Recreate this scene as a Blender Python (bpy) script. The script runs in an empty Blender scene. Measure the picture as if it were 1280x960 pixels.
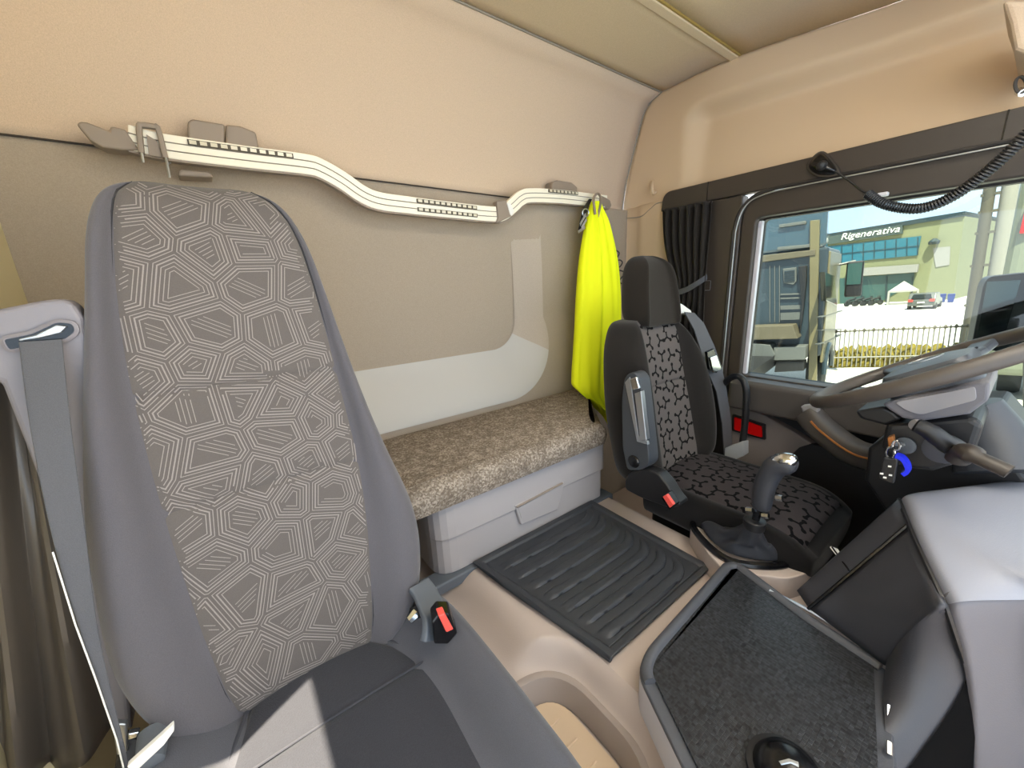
import bpy, bmesh, math, random
from mathutils import Vector, Matrix
from math import sin, cos, pi, sqrt, exp, atan2, radians

random.seed(7)
scene = bpy.context.scene
COL = scene.collection
Z0 = 1.30            # camera (eye) height above the cab floor; shapes below are laid out from eye level

# ------------------------------------------------------------------ camera
F = 480.0            # focal length in pixels of the 1280x960 frame
_vx = Vector((665, -150, 480.0)).normalized()
_vy = Vector((-370, -105, 480.0)); _vy = (_vy - _vx * _vy.dot(_vx)).normalized()
_vz = _vx.cross(_vy)
if _vz.y > 0: _vz = -_vz
RIGHT = Vector((_vx.x, _vy.x, _vz.x)); DOWN = Vector((_vx.y, _vy.y, _vz.y)); FWD = Vector((_vx.z, _vy.z, _vz.z))
cam_data = bpy.data.cameras.new('camera'); cam = bpy.data.objects.new('camera', cam_data); COL.objects.link(cam)
cam_data.sensor_fit = 'HORIZONTAL'; cam_data.sensor_width = 36.0; cam_data.lens = 36.0 * F / 1280.0
cam_data.clip_start = 0.01; cam_data.clip_end = 500
mw = Matrix((RIGHT, -DOWN, -FWD)).transposed().to_4x4(); mw.translation = Vector((0, 0, Z0))
cam.matrix_world = mw
scene.camera = cam

def ray(px, py): return RIGHT * (px - 640) + DOWN * (py - 480) + FWD * F
def on(px, py, x=None, y=None, z=None):
    """the point of the cab seen at a place of the photograph, on a plane of known x, y or z"""
    r = ray(px, py)
    t = x / r.x if x is not None else (y / r.y if y is not None else z / r.z)
    return r * t
def onp(px, py, n, d):
    r = ray(px, py); return r * (d / r.dot(Vector(n)))

# ------------------------------------------------------------------ materials
def lin(h):
    if isinstance(h, (tuple, list)): return tuple(h[:3]) + (1,)
    h = h.lstrip('#'); v = [int(h[i:i + 2], 16) / 255 for i in (0, 2, 4)]
    return tuple(((c / 12.92) if c <= .04045 else ((c + .055) / 1.055) ** 2.4) for c in v) + (1,)
class NT:
    def __init__(s, name):
        s.m = bpy.data.materials.new(name); s.m.use_nodes = True
        s.t = s.m.node_tree; s.n = s.t.nodes; s.b = s.n['Principled BSDF']; s.out = s.n['Material Output']
    def node(s, kind, **kw):
        n = s.n.new(kind)
        for k, v in kw.items(): setattr(n, k, v)
        return n
    def link(s, a, b): s.t.links.new(a, b)
    def math(s, op, a, b=None, c=None):
        n = s.node('ShaderNodeMath', operation=op)
        for i, v in enumerate((a, b, c)):
            if v is None: continue
            if isinstance(v, (int, float)): n.inputs[i].default_value = v
            else: s.link(v, n.inputs[i])
        return n.outputs[0]
    def mix(s, fac, a, b):
        n = s.node('ShaderNodeMix', data_type='RGBA')
        if isinstance(fac, (int, float)): n.inputs[0].default_value = fac
        else: s.link(fac, n.inputs[0])
        for i, v in ((6, a), (7, b)):
            if isinstance(v, tuple): n.inputs[i].default_value = v
            else: s.link(v, n.inputs[i])
        return n.outputs[2]
    def coord(s, kind='Object'):
        return s.node('ShaderNodeTexCoord').outputs[kind]
    def bump(s, h, strength, dist):
        b = s.node('ShaderNodeBump'); b.inputs['Strength'].default_value = strength; b.inputs['Distance'].default_value = dist
        s.link(h, b.inputs['Height']); s.link(b.outputs[0], s.b.inputs['Normal'])
    def noise(s, scale, detail=2, kind='Object'):
        n = s.node('ShaderNodeTexNoise'); n.inputs['Scale'].default_value = scale; n.inputs['Detail'].default_value = detail
        s.link(s.coord(kind), n.inputs['Vector']); return n.outputs[0]

def plastic(name, col, rough=.5, grain=0.0, gscale=400, metal=0.0, spec=.5, mottling=0.0):
    k = NT(name); k.b.inputs['Roughness'].default_value = rough; k.b.inputs['Metallic'].default_value = metal
    k.b.inputs['Specular IOR Level'].default_value = spec
    c = lin(col)
    if mottling:
        n = k.noise(7, 4)
        d = tuple(x * (1 - mottling) for x in c[:3]) + (1,); u = tuple(min(1, x * (1 + mottling)) for x in c[:3]) + (1,)
        k.link(k.mix(n, d, u), k.b.inputs['Base Color'])
    else: k.b.inputs['Base Color'].default_value = c
    if grain: k.bump(k.noise(gscale, 2), grain, .001)
    return k.m
def cloth(name, col, col2=None, scale=700, strength=.35, rough=.95, sheen=.15):
    k = NT(name); k.b.inputs['Roughness'].default_value = rough
    k.b.inputs['Specular IOR Level'].default_value = .15
    k.b.inputs['Sheen Weight'].default_value = sheen
    n = k.noise(scale, 1); c = lin(col)
    c2 = lin(col2) if col2 else tuple(x * 1.25 for x in c[:3]) + (1,)
    k.link(k.mix(n, tuple(x * .85 for x in c[:3]) + (1,), c2), k.b.inputs['Base Color'])
    k.bump(n, strength, .0015)
    return k.m
def emis(name, col, s):
    k = NT(name); k.b.inputs['Base Color'].default_value = lin(col)
    k.b.inputs['Emission Color'].default_value = lin(col); k.b.inputs['Emission Strength'].default_value = s
    return k.m

def tristar_weave(name, base, star, scale=17):
    """grey plush with dark three-armed molecule figures (UV in metres)"""
    k = NT(name); k.b.inputs['Roughness'].default_value = .95; k.b.inputs['Specular IOR Level'].default_value = .1
    uv = k.coord('UV')
    v = k.node('ShaderNodeTexVoronoi', voronoi_dimensions='2D', feature='F1')
    v.inputs['Scale'].default_value = scale; v.inputs['Randomness'].default_value = .35
    k.link(uv, v.inputs['Vector'])
    sub = k.node('ShaderNodeVectorMath', operation='SUBTRACT')
    k.link(uv, sub.inputs[0]); k.link(v.outputs['Position'], sub.inputs[1])
    s = k.node('ShaderNodeSeparateXYZ'); k.link(sub.outputs[0], s.inputs[0])
    sc = k.node('ShaderNodeSeparateColor'); k.link(v.outputs['Color'], sc.inputs[0])
    x, y = s.outputs[0], s.outputs[1]
    r = k.math('SQRT', k.math('ADD', k.math('MULTIPLY', x, x), k.math('MULTIPLY', y, y)))
    a = k.math('ADD', k.math('ARCTAN2', y, x), k.math('MULTIPLY', sc.outputs[0], 6.283))
    a = k.math('SUBTRACT', k.math('FLOORED_MODULO', k.math('ADD', a, 12.566), 2.0944), 1.0472)
    px = k.math('MULTIPLY', r, k.math('COSINE', a)); py = k.math('MULTIPLY', r, k.math('SINE', a))
    R = .37 / scale
    arm = k.math('MULTIPLY', k.math('LESS_THAN', k.math('ABSOLUTE', py), R * .17), k.math('LESS_THAN', px, R))
    dx = k.math('SUBTRACT', px, R)
    dd = k.math('SQRT', k.math('ADD', k.math('MULTIPLY', dx, dx), k.math('MULTIPLY', py, py)))
    dot = k.math('LESS_THAN', dd, R * .32)
    m = k.math('MAXIMUM', arm, dot)
    n = k.noise(800, 1, 'UV'); b = lin(base)
    bc = k.mix(n, tuple(q * .7 for q in b[:3]) + (1,), tuple(q * 1.3 for q in b[:3]) + (1,))
    k.link(k.mix(m, bc, lin(star)), k.b.inputs['Base Color']); k.bump(n, .4, .0015)
    return k.m
def speckle(name):
    k = NT(name); k.b.inputs['Roughness'].default_value = .95; k.b.inputs['Specular IOR Level'].default_value = .1
    v = k.node('ShaderNodeTexVoronoi'); v.inputs['Scale'].default_value = 210
    k.link(k.coord(), v.inputs['Vector'])
    s = k.node('ShaderNodeSeparateColor'); k.link(v.outputs['Color'], s.inputs[0])
    n = k.noise(28, 3)
    f = k.math('ADD', k.math('MULTIPLY', s.outputs[0], .75), k.math('MULTIPLY', k.math('SUBTRACT', n, .5), .9))
    cr = k.node('ShaderNodeValToRGB'); k.link(f, cr.inputs[0])
    e = cr.color_ramp.elements; e[0].position = 0; e[0].color = lin('#6b6055'); e[1].position = .8; e[1].color = lin('#a89d90')
    q = cr.color_ramp.elements.new(.3); q.color = lin('#7b7064'); q = cr.color_ramp.elements.new(.5); q.color = lin('#8b8175')
    k.link(cr.outputs[0], k.b.inputs['Base Color']); k.bump(s.outputs[1], .3, .002)
    return k.m
def hexmat(name):
    k = NT(name); k.b.inputs['Base Color'].default_value = lin('#2b2d31'); k.b.inputs['Roughness'].default_value = .34
    v = k.node('ShaderNodeTexVoronoi', feature='DISTANCE_TO_EDGE'); v.inputs['Scale'].default_value = 135; v.inputs['Randomness'].default_value = .15
    k.link(k.coord(), v.inputs['Vector'])
    f = k.math('MINIMUM', v.outputs['Distance'], .25)
    k.link(k.mix(k.math('MULTIPLY', f, 4), lin('#131416'), lin('#43464c')), k.b.inputs['Base Color'])
    k.bump(f, .8, .004); return k.m

M = {}
M['beige_head'] = cloth('beige_headliner', '#c6b29c', scale=500, strength=.2)
M['beige_side'] = plastic('beige_side_lining', '#ccb496', .8, .25, 350)
M['ceil'] = cloth('ceiling_cloth', '#c6b597', scale=500, strength=.15)
M['grey_wall'] = cloth('grey_wall_cloth', '#a39788', scale=500, strength=.25)
M['ledge'] = plastic('lit_ledge_tone', '#b9b7b2', .6, .2, 350)  # paler and cooler than the wall: daylight on the ledge put into the colour
M['ledge_side'] = cloth('lit_wall_border', '#afa497', scale=500, strength=.2)  # wall cloth lightened for the light that the recess border catches
M['well'] = plastic('taupe_well', '#9c9089', .6, .2, 300)
M['shadow_black'] = plastic('matt_black', '#0b0b0c', .9, spec=.1)
M['cream'] = plastic('cream_plastic', '#d8cba2', .6)
M['taupe'] = plastic('taupe_plastic', '#8d8073', .5, .1)
M['trim_dark'] = plastic('dark_trim', '#3a332d', .45, .2, 500)
M['black_pl'] = plastic('black_plastic', '#1d1d1f', .42, .1, 500)
M['black_gloss'] = plastic('black_gloss', '#101012', .22)
M['rubber_seal'] = plastic('rubber_seal', '#2b2724', .55)
M['alu'] = plastic('satin_aluminium', '#f4eedc', .38, metal=.0)
M['chrome'] = plastic('chrome', '#dfe3e6', .15, metal=1.0)
M['steel'] = plastic('brushed_steel', '#b8bcc0', .35, metal=.9)
M['groove'] = plastic('groove_grey', '#8b8478', .5)
M['seat_side'] = cloth('seat_side_cloth', '#57555a', scale=800, strength=.25, sheen=.25)
M['seat_pan'] = cloth('seat_pan_cloth', '#36373d', scale=500, strength=.4)
M['bracket'] = plastic('bright_bracket', '#c9ccd0', .35, metal=.4)
M['seat_cush'] = cloth('seat_cushion_cloth', '#515259', scale=800, strength=.3, sheen=.2)
M['seat_ins'] = cloth('grey_panel_cloth', '#5d5855', scale=900, strength=.25)
M['thread'] = cloth('pale_thread', '#8c8582', scale=900, strength=.2)
M['stitch'] = plastic('stitching', '#2a2a2e', .9)
M['stitch_soft'] = plastic('soft_seam', '#3a3b42', .9)
M['drv_black'] = cloth('black_plush', '#141313', '#1f1d1d', scale=600, sheen=.12)
M['drv_head'] = cloth('charcoal_plush', '#1d1a17', '#2a2622', scale=600, sheen=.15)
M['drv_side'] = cloth('charcoal_bolster', '#1d1b1a', '#2a2827', scale=600, sheen=.15)
M['drv_ins'] = tristar_weave('tristar_plush', '#5d5856', '#151314')
M['drv_cush'] = tristar_weave('tristar_plush_seat', '#3b3738', '#0e0d0f')
M['mattress'] = speckle('bunk_speckle')
M['box'] = plastic('grey_box_plastic', '#a9a4a4', .5, .15, 300)
M['tunnel'] = plastic('tunnel_plastic', '#b9aba2', .6, .2, 300)
M['tray_beige'] = plastic('beige_step', '#c9b399', .7, .1)
M['step_grey'] = plastic('blue_grey_plastic', '#5a6068', .6)
M['mat'] = plastic('rubber_mat', '#33363b', .5, .2, 300)
M['hex'] = hexmat('hex_mat')
M['dash_frame'] = plastic('dash_frame_grey', '#4b4d53', .45, .25, 600)
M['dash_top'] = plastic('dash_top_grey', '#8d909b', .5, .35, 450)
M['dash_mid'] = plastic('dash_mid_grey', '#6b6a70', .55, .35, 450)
M['dash_dark'] = plastic('dash_dark_grey', '#3d3e44', .45, .25, 450)
M['pale_side'] = plastic('pale_grey_plastic', '#c9c9d0', .5, .1)
M['door_grey'] = plastic('door_grey_plastic', '#857c7a', .6, .2, 400)
M['door_dark'] = plastic('door_dark_plastic', '#4a4644', .5, .25, 400)
M['door_black'] = plastic('door_lower_black', '#222226', .6, .2, 400)
M['column_dark'] = plastic('column_dark_plastic', '#404349', .4, .15)
M['column_grey'] = plastic('column_grey_plastic', '#8e8c8f', .45, .15)
M['hivis'] = plastic('hi_vis_yellow_cloth', (.90, 1.0, 0.0), .75, .15, 300)
M['web'] = cloth('belt_webbing', '#54555a', scale=900, strength=.3, rough=.7)
M['web_dark'] = cloth('dark_belt_webbing', '#4c4e55', scale=900, strength=.3, rough=.7)
M['arm'] = plastic('arm_rest_plastic', '#3c4046', .5, .15)
M['tower'] = plastic('grey_tower_plastic', '#7d7a80', .5, .1)
M['satin'] = plastic('black_satin_curtain', '#5f5850', .32, .1, 300, spec=.7)
M['curtain'] = cloth('black_curtain_cloth', '#1e1b19', '#2e2a27', scale=500, rough=.8, sheen=.1)
M['red'] = plastic('red_plastic', '#e03a32', .35)
M['buckle_red'] = plastic('buckle_red', '#e8564c', .4)
M['lens'] = plastic('red_lens', '#d01010', .15)
M['leather'] = plastic('soft_black_leather', '#33353b', .5, .3, 250)
M['rim'] = plastic('rim_leather', '#4a443f', .45, .25, 600)
M['hub'] = plastic('hub_plastic', '#42474f', .4, .2, 500)
M['blue'] = plastic('blue_tag', '#1a2be0', .35)
M['orange'] = plastic('copper_trim', '#b0713c', .35, metal=.4)
M['white'] = plastic('white_plastic', '#ecebe6', .45)
M['glass_led'] = plastic('clear_led_lens', '#d7d0bb', .12)
M['dark_slot'] = plastic('dark_slot', '#4a4334', .5)

# ------------------------------------------------------------------ mesh helpers
def smooth(me, ang=None):
    for p in me.polygons: p.use_smooth = True
def obj(name, verts, faces, mat, parent=None, sm=True, slots=None, uvs=None, sub=0, bev=0, solid=0, solid_off=-1, xf=None):
    me = bpy.data.meshes.new(name)
    vs = [Vector(v) for v in verts]
    if xf: vs = [xf(v) for v in vs]
    base = Vector((0, 0, 0))
    me.from_pydata([(v.x, v.y, v.z + Z0) for v in vs], [], faces)
    bm = bmesh.new(); bm.from_mesh(me); bmesh.ops.recalc_face_normals(bm, faces=bm.faces); bm.to_mesh(me); bm.free()
    me.update()
    if uvs:
        l = me.uv_layers.new(name='UVMap')
        for lp in me.loops: l.data[lp.index].uv = uvs[lp.vertex_index]
    if sm:
        smooth(me)
        if not sub: me.set_sharp_from_angle(angle=radians(38))
    o = bpy.data.objects.new(name, me); COL.objects.link(o)
    mats = mat if isinstance(mat, (list, tuple)) else [mat]
    for m_ in mats: me.materials.append(M[m_] if isinstance(m_, str) else m_)
    if slots:
        for p, k in zip(me.polygons, slots): p.material_index = k
    if parent: setpar(o, parent)
    if solid:
        s = o.modifiers.new('solid', 'SOLIDIFY'); s.thickness = solid; s.offset = solid_off
    if bev:
        b = o.modifiers.new('bevel', 'BEVEL'); b.width = bev; b.segments = 3; b.limit_method = 'ANGLE'; b.angle_limit = radians(35)
        b.harden_normals = False
    if sub:
        s = o.modifiers.new('sub', 'SUBSURF'); s.levels = sub; s.render_levels = sub
    return o
def setpar(o, parent):
    bpy.context.view_layer.update()
    o.parent = parent; o.matrix_parent_inverse = parent.matrix_world.inverted()
class Geo:
    """collects several solids into one mesh"""
    def __init__(s): s.v = []; s.f = []
    def add(s, vf):
        n = len(s.v); s.v += [Vector(q) for q in vf[0]]; s.f += [tuple(i + n for i in f) for f in vf[1]]; return s
    def make(s, name, mat, parent=None, **kw): return obj(name, s.v, s.f, mat, parent, **kw)

def g_box(lo, hi):
    (a, b, c), (d, e, f) = lo, hi
    return ([(a, b, c), (d, b, c), (d, e, c), (a, e, c), (a, b, f), (d, b, f), (d, e, f), (a, e, f)],
            [(0, 3, 2, 1), (4, 5, 6, 7), (0, 1, 5, 4), (1, 2, 6, 5), (2, 3, 7, 6), (3, 0, 4, 7)])
def g_hex(p):  # eight corners, bottom four then top four
    return (list(p), [(0, 3, 2, 1), (4, 5, 6, 7), (0, 1, 5, 4), (1, 2, 6, 5), (2, 3, 7, 6), (3, 0, 4, 7)])
def g_prism(poly, off):
    n = len(poly); off = Vector(off)
    v = [Vector(p) for p in poly] + [Vector(p) + off for p in poly]
    f = [tuple(range(n))[::-1], tuple(range(n, 2 * n))] + [(i, (i + 1) % n, n + (i + 1) % n, n + i) for i in range(n)]
    return v, f
def g_tube(pts, r, n=10, closed=False, squash=1.0):
    pts = [Vector(p) for p in pts]; m = len(pts); R = r if isinstance(r, (list, tuple)) else [r] * m
    v, f = [], []; prev = None
    for i, p in enumerate(pts):
        if closed: t = pts[(i + 1) % m] - pts[i - 1]
        else: t = pts[min(i + 1, m - 1)] - pts[max(i - 1, 0)]
        t.normalize()
        if prev is None:
            a = Vector((0, 0, 1)) if abs(t.z) < .9 else Vector((1, 0, 0)); u = t.cross(a).normalized()
        else:
            u = (prev - t * prev.dot(t)).normalized()
        prev = u; w = t.cross(u)
        for k in range(n):
            q = 2 * pi * k / n; v.append(p + u * (cos(q) * R[i]) + w * (sin(q) * R[i] * squash))
    seg = m if closed else m - 1
    for i in range(seg):
        j = (i + 1) % m
        for k in range(n): f.append((i * n + k, i * n + (k + 1) % n, j * n + (k + 1) % n, j * n + k))
    if not closed: f += [tuple(range(n))[::-1], tuple(range((m - 1) * n, m * n))]
    return v, f
def g_strip(pts, wdir, width, thick, up=None):
    """flat ribbon along pts: width along wdir (one vector or one per point)"""
    pts = [Vector(p) for p in pts]; v, f = [], []
    for i, p in enumerate(pts):
        w = Vector(wdir[i] if isinstance(wdir, list) else wdir).normalized()
        ww = width[i] if isinstance(width, (list, tuple)) else width
        t = (pts[min(i + 1, len(pts) - 1)] - pts[max(i - 1, 0)]).normalized(); n = t.cross(w).normalized()
        for a, b in ((-1, -1), (1, -1), (1, 1), (-1, 1)): v.append(p + w * (a * ww / 2) + n * (b * thick / 2))
    for i in range(len(pts) - 1):
        for k in range(4): f.append((i * 4 + k, i * 4 + (k + 1) % 4, i * 4 + 4 + (k + 1) % 4, i * 4 + 4 + k))
    f += [(0, 1, 2, 3), tuple(range(len(v) - 4, len(v)))]
    return v, f
def g_sweep(prof, pts, wdir, ndir=None):
    """closed profile [(a,b)] swept along pts; a goes along wdir"""
    pts = [Vector(p) for p in pts]; v, f = [], []; n = len(prof)
    for i, p in enumerate(pts):
        t = (pts[min(i + 1, len(pts) - 1)] - pts[max(i - 1, 0)]).normalized()
        w = Vector(wdir); w = (w - t * w.dot(t)).normalized(); q = t.cross(w)
        for a, b in prof: v.append(p + w * a + q * b)
    for i in range(len(pts) - 1):
        for k in range(n): f.append((i * n + k, i * n + (k + 1) % n, (i + 1) * n + (k + 1) % n, (i + 1) * n + k))
    f += [tuple(range(n))[::-1], tuple(range((len(pts) - 1) * n, len(pts) * n))]
    return v, f
def g_loft(rings, cap=True, closed_ring=True):
    v, f = [], []; n = len(rings[0])
    for r in rings: v += [Vector(p) for p in r]
    for i in range(len(rings) - 1):
        for k in range(n if closed_ring else n - 1): f.append((i * n + k, i * n + (k + 1) % n, (i + 1) * n + (k + 1) % n, (i + 1) * n + k))
    if cap: f += [tuple(range(n))[::-1], tuple(range((len(rings) - 1) * n, len(rings) * n))]
    return v, f
def g_grid(fn, us, vs, uvfn=None):
    v = [fn(u, w) for w in vs for u in us]; n = len(us)
    f = [(j * n + i, j * n + i + 1, (j + 1) * n + i + 1, (j + 1) * n + i) for j in range(len(vs) - 1) for i in range(n - 1)]
    if uvfn: return v, f, [uvfn(u, w) for w in vs for u in us]
    return v, f
def g_lathe(prof, c, axis=(0, 0, 1), n=24):
    axis = Vector(axis).normalized(); a = Vector((1, 0, 0)) if abs(axis.x) < .9 else Vector((0, 1, 0))
    u = axis.cross(a).normalized(); w = axis.cross(u); c = Vector(c); v, f = [], []
    for r, h in prof:
        for k in range(n): v.append(c + axis * h + u * (r * cos(2 * pi * k / n)) + w * (r * sin(2 * pi * k / n)))
    for i in range(len(prof) - 1):
        for k in range(n): f.append((i * n + k, i * n + (k + 1) % n, (i + 1) * n + (k + 1) % n, (i + 1) * n + k))
    f += [tuple(range(n))[::-1], tuple(range((len(prof) - 1) * n, len(prof) * n))]
    return v, f
def ls(a, b, n): return [a + (b - a) * i / (n - 1) for i in range(n)]
def sst(a, b, x):
    t = max(0, min(1, (x - a) / (b - a))); return t * t * (3 - 2 * t)
def interp(tab, x):
    """tab: sorted [(x, val...)]; smooth interpolation of the values"""
    if x <= tab[0][0]: return list(tab[0][1:])
    if x >= tab[-1][0]: return list(tab[-1][1:])
    for i in range(len(tab) - 1):
        if tab[i][0] <= x <= tab[i + 1][0]:
            t = (x - tab[i][0]) / (tab[i + 1][0] - tab[i][0]); out = []
            for k in range(1, len(tab[0])):
                p1, p2 = tab[i][k], tab[i + 1][k]
                p0 = tab[i - 1][k] if i > 0 else p1 - (p2 - p1); p3 = tab[i + 2][k] if i + 2 < len(tab) else p2 + (p2 - p1)
                out.append(.5 * (2 * p1 + (p2 - p0) * t + (2 * p0 - 5 * p1 + 4 * p2 - p3) * t * t + (3 * p1 - p0 - 3 * p2 + p3) * t ** 3))
            return out
def catmull(pts, n=6, closed=False):
    pts = [Vector(p) for p in pts]; out = []; m = len(pts)
    for i in range(m if closed else m - 1):
        g = (lambda j: pts[j % m]) if closed else (lambda j: pts[max(0, min(m - 1, j))])
        p0, p1, p2, p3 = g(i - 1), g(i), g(i + 1), g(i + 2)
        for k in range(n):
            t = k / n
            out.append(.5 * (2 * p1 + (p2 - p0) * t + (2 * p0 - 5 * p1 + 4 * p2 - p3) * t * t + (3 * p1 - p0 - 3 * p2 + p3) * t ** 3))
    if not closed: out.append(pts[-1])
    return out
def round_poly(pts, r, n=5):
    """2-D polygon with rounded corners (r one value or one per corner)"""
    out = []; m = len(pts)
    for i in range(m):
        p, a, b = Vector(pts[i]), Vector(pts[i - 1]), Vector(pts[(i + 1) % m])
        rr = r[i] if isinstance(r, (list, tuple)) else r
        da, db = (a - p), (b - p); rr = min(rr, da.length * .49, db.length * .49)
        q0, q1 = p + da.normalized() * rr, p + db.normalized() * rr
        if rr < 1e-5: out.append(p); continue
        for k in range(n + 1):
            t = k / n; out.append(q0 * (1 - t) ** 2 + p * (2 * t * (1 - t)) + q1 * t * t)
    return out
def rrect(w, h, r, n=4): return [(p.x, p.y) for p in round_poly([(-w / 2, -h / 2), (w / 2, -h / 2), (w / 2, h / 2), (-w / 2, h / 2)], r, n)]

# ------------------------------------------------------------------ naming helpers
def tag(o, label, cat, group=None):
    o['label'] = label; o['category'] = cat
    if group: o['group'] = group
    return o
def thing(name, label, cat, loc, group=None):
    o = bpy.data.objects.new(name, None); COL.objects.link(o); o.empty_display_size = .05
    o.location = (loc[0], loc[1], loc[2] + Z0); bpy.context.view_layer.update()
    return tag(o, label, cat, group)
def struct(o): o['kind'] = 'structure'; return o
ROLL = -3.5; TR = 6; SKY = 1.15; SUN = 12.0; EXPO = 1.4
M['brass'] = plastic('yellowed_strip', '#9a8448', .5)
# ================================================================== the cab shell
PROF = [(.392, 1.505), (.45, 1.499), (.55, 1.479), (.645, 1.451), (.75, 1.42), (.80, 1.402), (.851, 1.38), (.885, 1.345), (.905, 1.285)]
v, f = g_grid(lambda x, z: (x, interp(PROF, z)[0], z), ls(-.46, 1.95, 30), ls(.395, .905, 22))
struct(obj('wall_rear_upper', v, f, 'beige_head', solid=.02, solid_off=1))
RX, RZ, RR_ = 1.140, -.285, .135       # right edge, lower edge and corner radius of the sunken field
def border(x, z):
    """distance outside the field and how much the border faces up"""
    qx, qz = x - (RX - RR_), (RZ + RR_) - z
    if qx <= 0: return qz - RR_, 1.0
    if qz <= 0: return qx - RR_, 0.0
    d = sqrt(qx * qx + qz * qz); return d - RR_, qz / d
def border_y(d, up):
    W = .15 + .07 * up; h = .040 + .085 * up
    t = max(0, min(1, d / W)); return 1.503 - h * (.5 * t + .5 * sst(0, 1, t))
xs_, zs_ = ls(-.46, 1.945, 120), ls(-1.3, .392, 120)
v, f = g_grid(lambda x, z: (x, border_y(*border(x, z)) + .004, z), xs_, zs_)
struct(obj('wall_rear', v, f, 'grey_wall', solid=.02, solid_off=1))
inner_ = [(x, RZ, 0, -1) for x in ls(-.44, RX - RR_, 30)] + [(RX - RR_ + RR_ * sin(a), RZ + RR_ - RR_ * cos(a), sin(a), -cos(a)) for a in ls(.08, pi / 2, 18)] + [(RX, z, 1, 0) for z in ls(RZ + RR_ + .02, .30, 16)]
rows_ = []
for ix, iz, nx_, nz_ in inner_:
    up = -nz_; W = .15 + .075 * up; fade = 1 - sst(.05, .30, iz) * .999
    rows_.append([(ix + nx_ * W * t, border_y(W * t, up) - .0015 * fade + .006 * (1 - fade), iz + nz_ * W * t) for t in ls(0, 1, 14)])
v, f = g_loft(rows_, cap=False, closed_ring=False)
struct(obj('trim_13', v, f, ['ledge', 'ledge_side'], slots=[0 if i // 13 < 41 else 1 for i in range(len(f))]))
struct(obj('trim_1', *g_tube([(-.46, 1.504, .393), (1.94, 1.504, .393)], .0026, 6), 'trim_dark'))
# ceiling: two cloth panels and the strip across between them
def side_x(y): return interp([(-.9, 2.22), (.0, 2.16), (.446, 2.088), (.94, 1.95), (1.3, 1.95)], y)[0]
v, f = g_grid(lambda a, y: (-.46 + (side_x(y) + .46) * a, y, .907), ls(0, 1, 12), ls(.955, 1.29, 8))
HX0, HX1, HY0, HY1 = .25, 1.35, -.72, .15       # unseen roof hatch, added so that soft light falls from above
def roof_part(x0, x1, y0, y1): return g_grid(lambda a, b: ((x0 if x0 is not None else -.46) + ((x1 if x1 is not None else side_x(y0 + (y1 - y0) * b)) - (x0 if x0 is not None else -.46)) * a, y0 + (y1 - y0) * b, .907), ls(0, 1, 6), ls(0, 1, 10))
g = Geo().add((v, f)).add(roof_part(None, None, HY1, .935)).add(roof_part(None, None, -.8, HY0)).add(roof_part(None, HX0, HY0, HY1)).add(roof_part(HX1, None, HY0, HY1))
k = NT('added_hatch_frost'); k.n.remove(k.b); tl_ = k.node('ShaderNodeBsdfTranslucent'); tl_.inputs[0].default_value = (.85, .85, .85, 1); k.link(tl_.outputs[0], k.out.inputs[0]); M['frost'] = k.m
struct(obj('added_hatch', *g_box((HX0 - .02, HY0 - .02, .94), (HX1 + .02, HY1 + .02, .95)), 'frost', sm=False))
struct(g.make('ceiling', 'ceil', solid=.03, solid_off=1))
struct(Geo().add(g_box((-.46, .922, .896), (1.94, .957, .93))).make('trim_2', 'ceil', sm=False, bev=.004))
struct(Geo().add(g_box((-.46, .915, .900), (1.94, .921, .93))).make('trim_3', 'brass', sm=False))
struct(obj('trim_4', *g_tube([(-.46, 1.287, .905), (1.94, 1.287, .905)], .004, 6), 'groove'))

# driver's side lining above the door, with its long rounded recess
def lining(y, z):
    fx = side_x(y); t = (z - .42) / (.905 - .42)
    x = 1.955 * (1 - t) + fx * t
    inside_y = (1.16 - y) / .10; inside_z = (.80 - z) / .085 - max(0, .0)
    a, b = max(0, 1 - max(0, inside_y)), max(0, 1 - max(0, inside_z))
    r = max(0, 1 - sqrt(a * a + b * b))
    return x + .085 * sst(0, 1, r) * (1 - .75 * (1 - max(0, min(1, (z - .43) / .33))))
def lin_pt(a, z):
    yr = interp(PROF, max(z, .392))[0]
    y = -.8 + (yr + .8) * a
    return (lining(y, z), y, z)
v, f = g_grid(lin_pt, ls(0, 1, 110), ls(.40, .907, 50))
struct(obj('wall_right', v, f, 'beige_side', solid=.03, solid_off=1))
arc = [(1.947, interp(PROF, z)[0], z) for z in ls(.395, .905, 30)]
struct(obj('trim_5', *g_tube(arc, .0045, 6), 'groove'))
# rear corner post below the lining, and its seam
def post(a, z):
    y = .93 + (1.52 - .93) * a
    return (1.955 - .02 * sst(1.20, 1.28, y) + .02 * sst(1.36, 1.42, y), y, z)
v, f = g_grid(post, ls(0, 1, 40), ls(-1.3, .402, 20))
struct(obj('wall_right_rear', v, f, 'beige_side', solid=.03, solid_off=1))
sm_pts = [on(776, 273, x=1.94), on(800, 271, x=1.937), on(812, 262, x=1.937), on(822, 254, x=1.937), on(840, 250, x=1.94)]
struct(obj('trim_6', *g_tube(catmull(sm_pts, 5), .003, 6), 'groove'))
# passenger's side: cream panel behind the pillar, open window ahead of it
v = Geo().add(g_box((-.43, .965, -1.3), (-.375, 1.52, .92))).add(g_box((-.47, .52, -1.3), (-.43, .97, .92)))
v.add(g_box((-.47, -.8, -1.3), (-.43, .52, -.45))).add(g_box((-.47, -.8, .37), (-.43, .52, .92)))
struct(v.make('wall_left', 'cream', sm=False))

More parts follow.
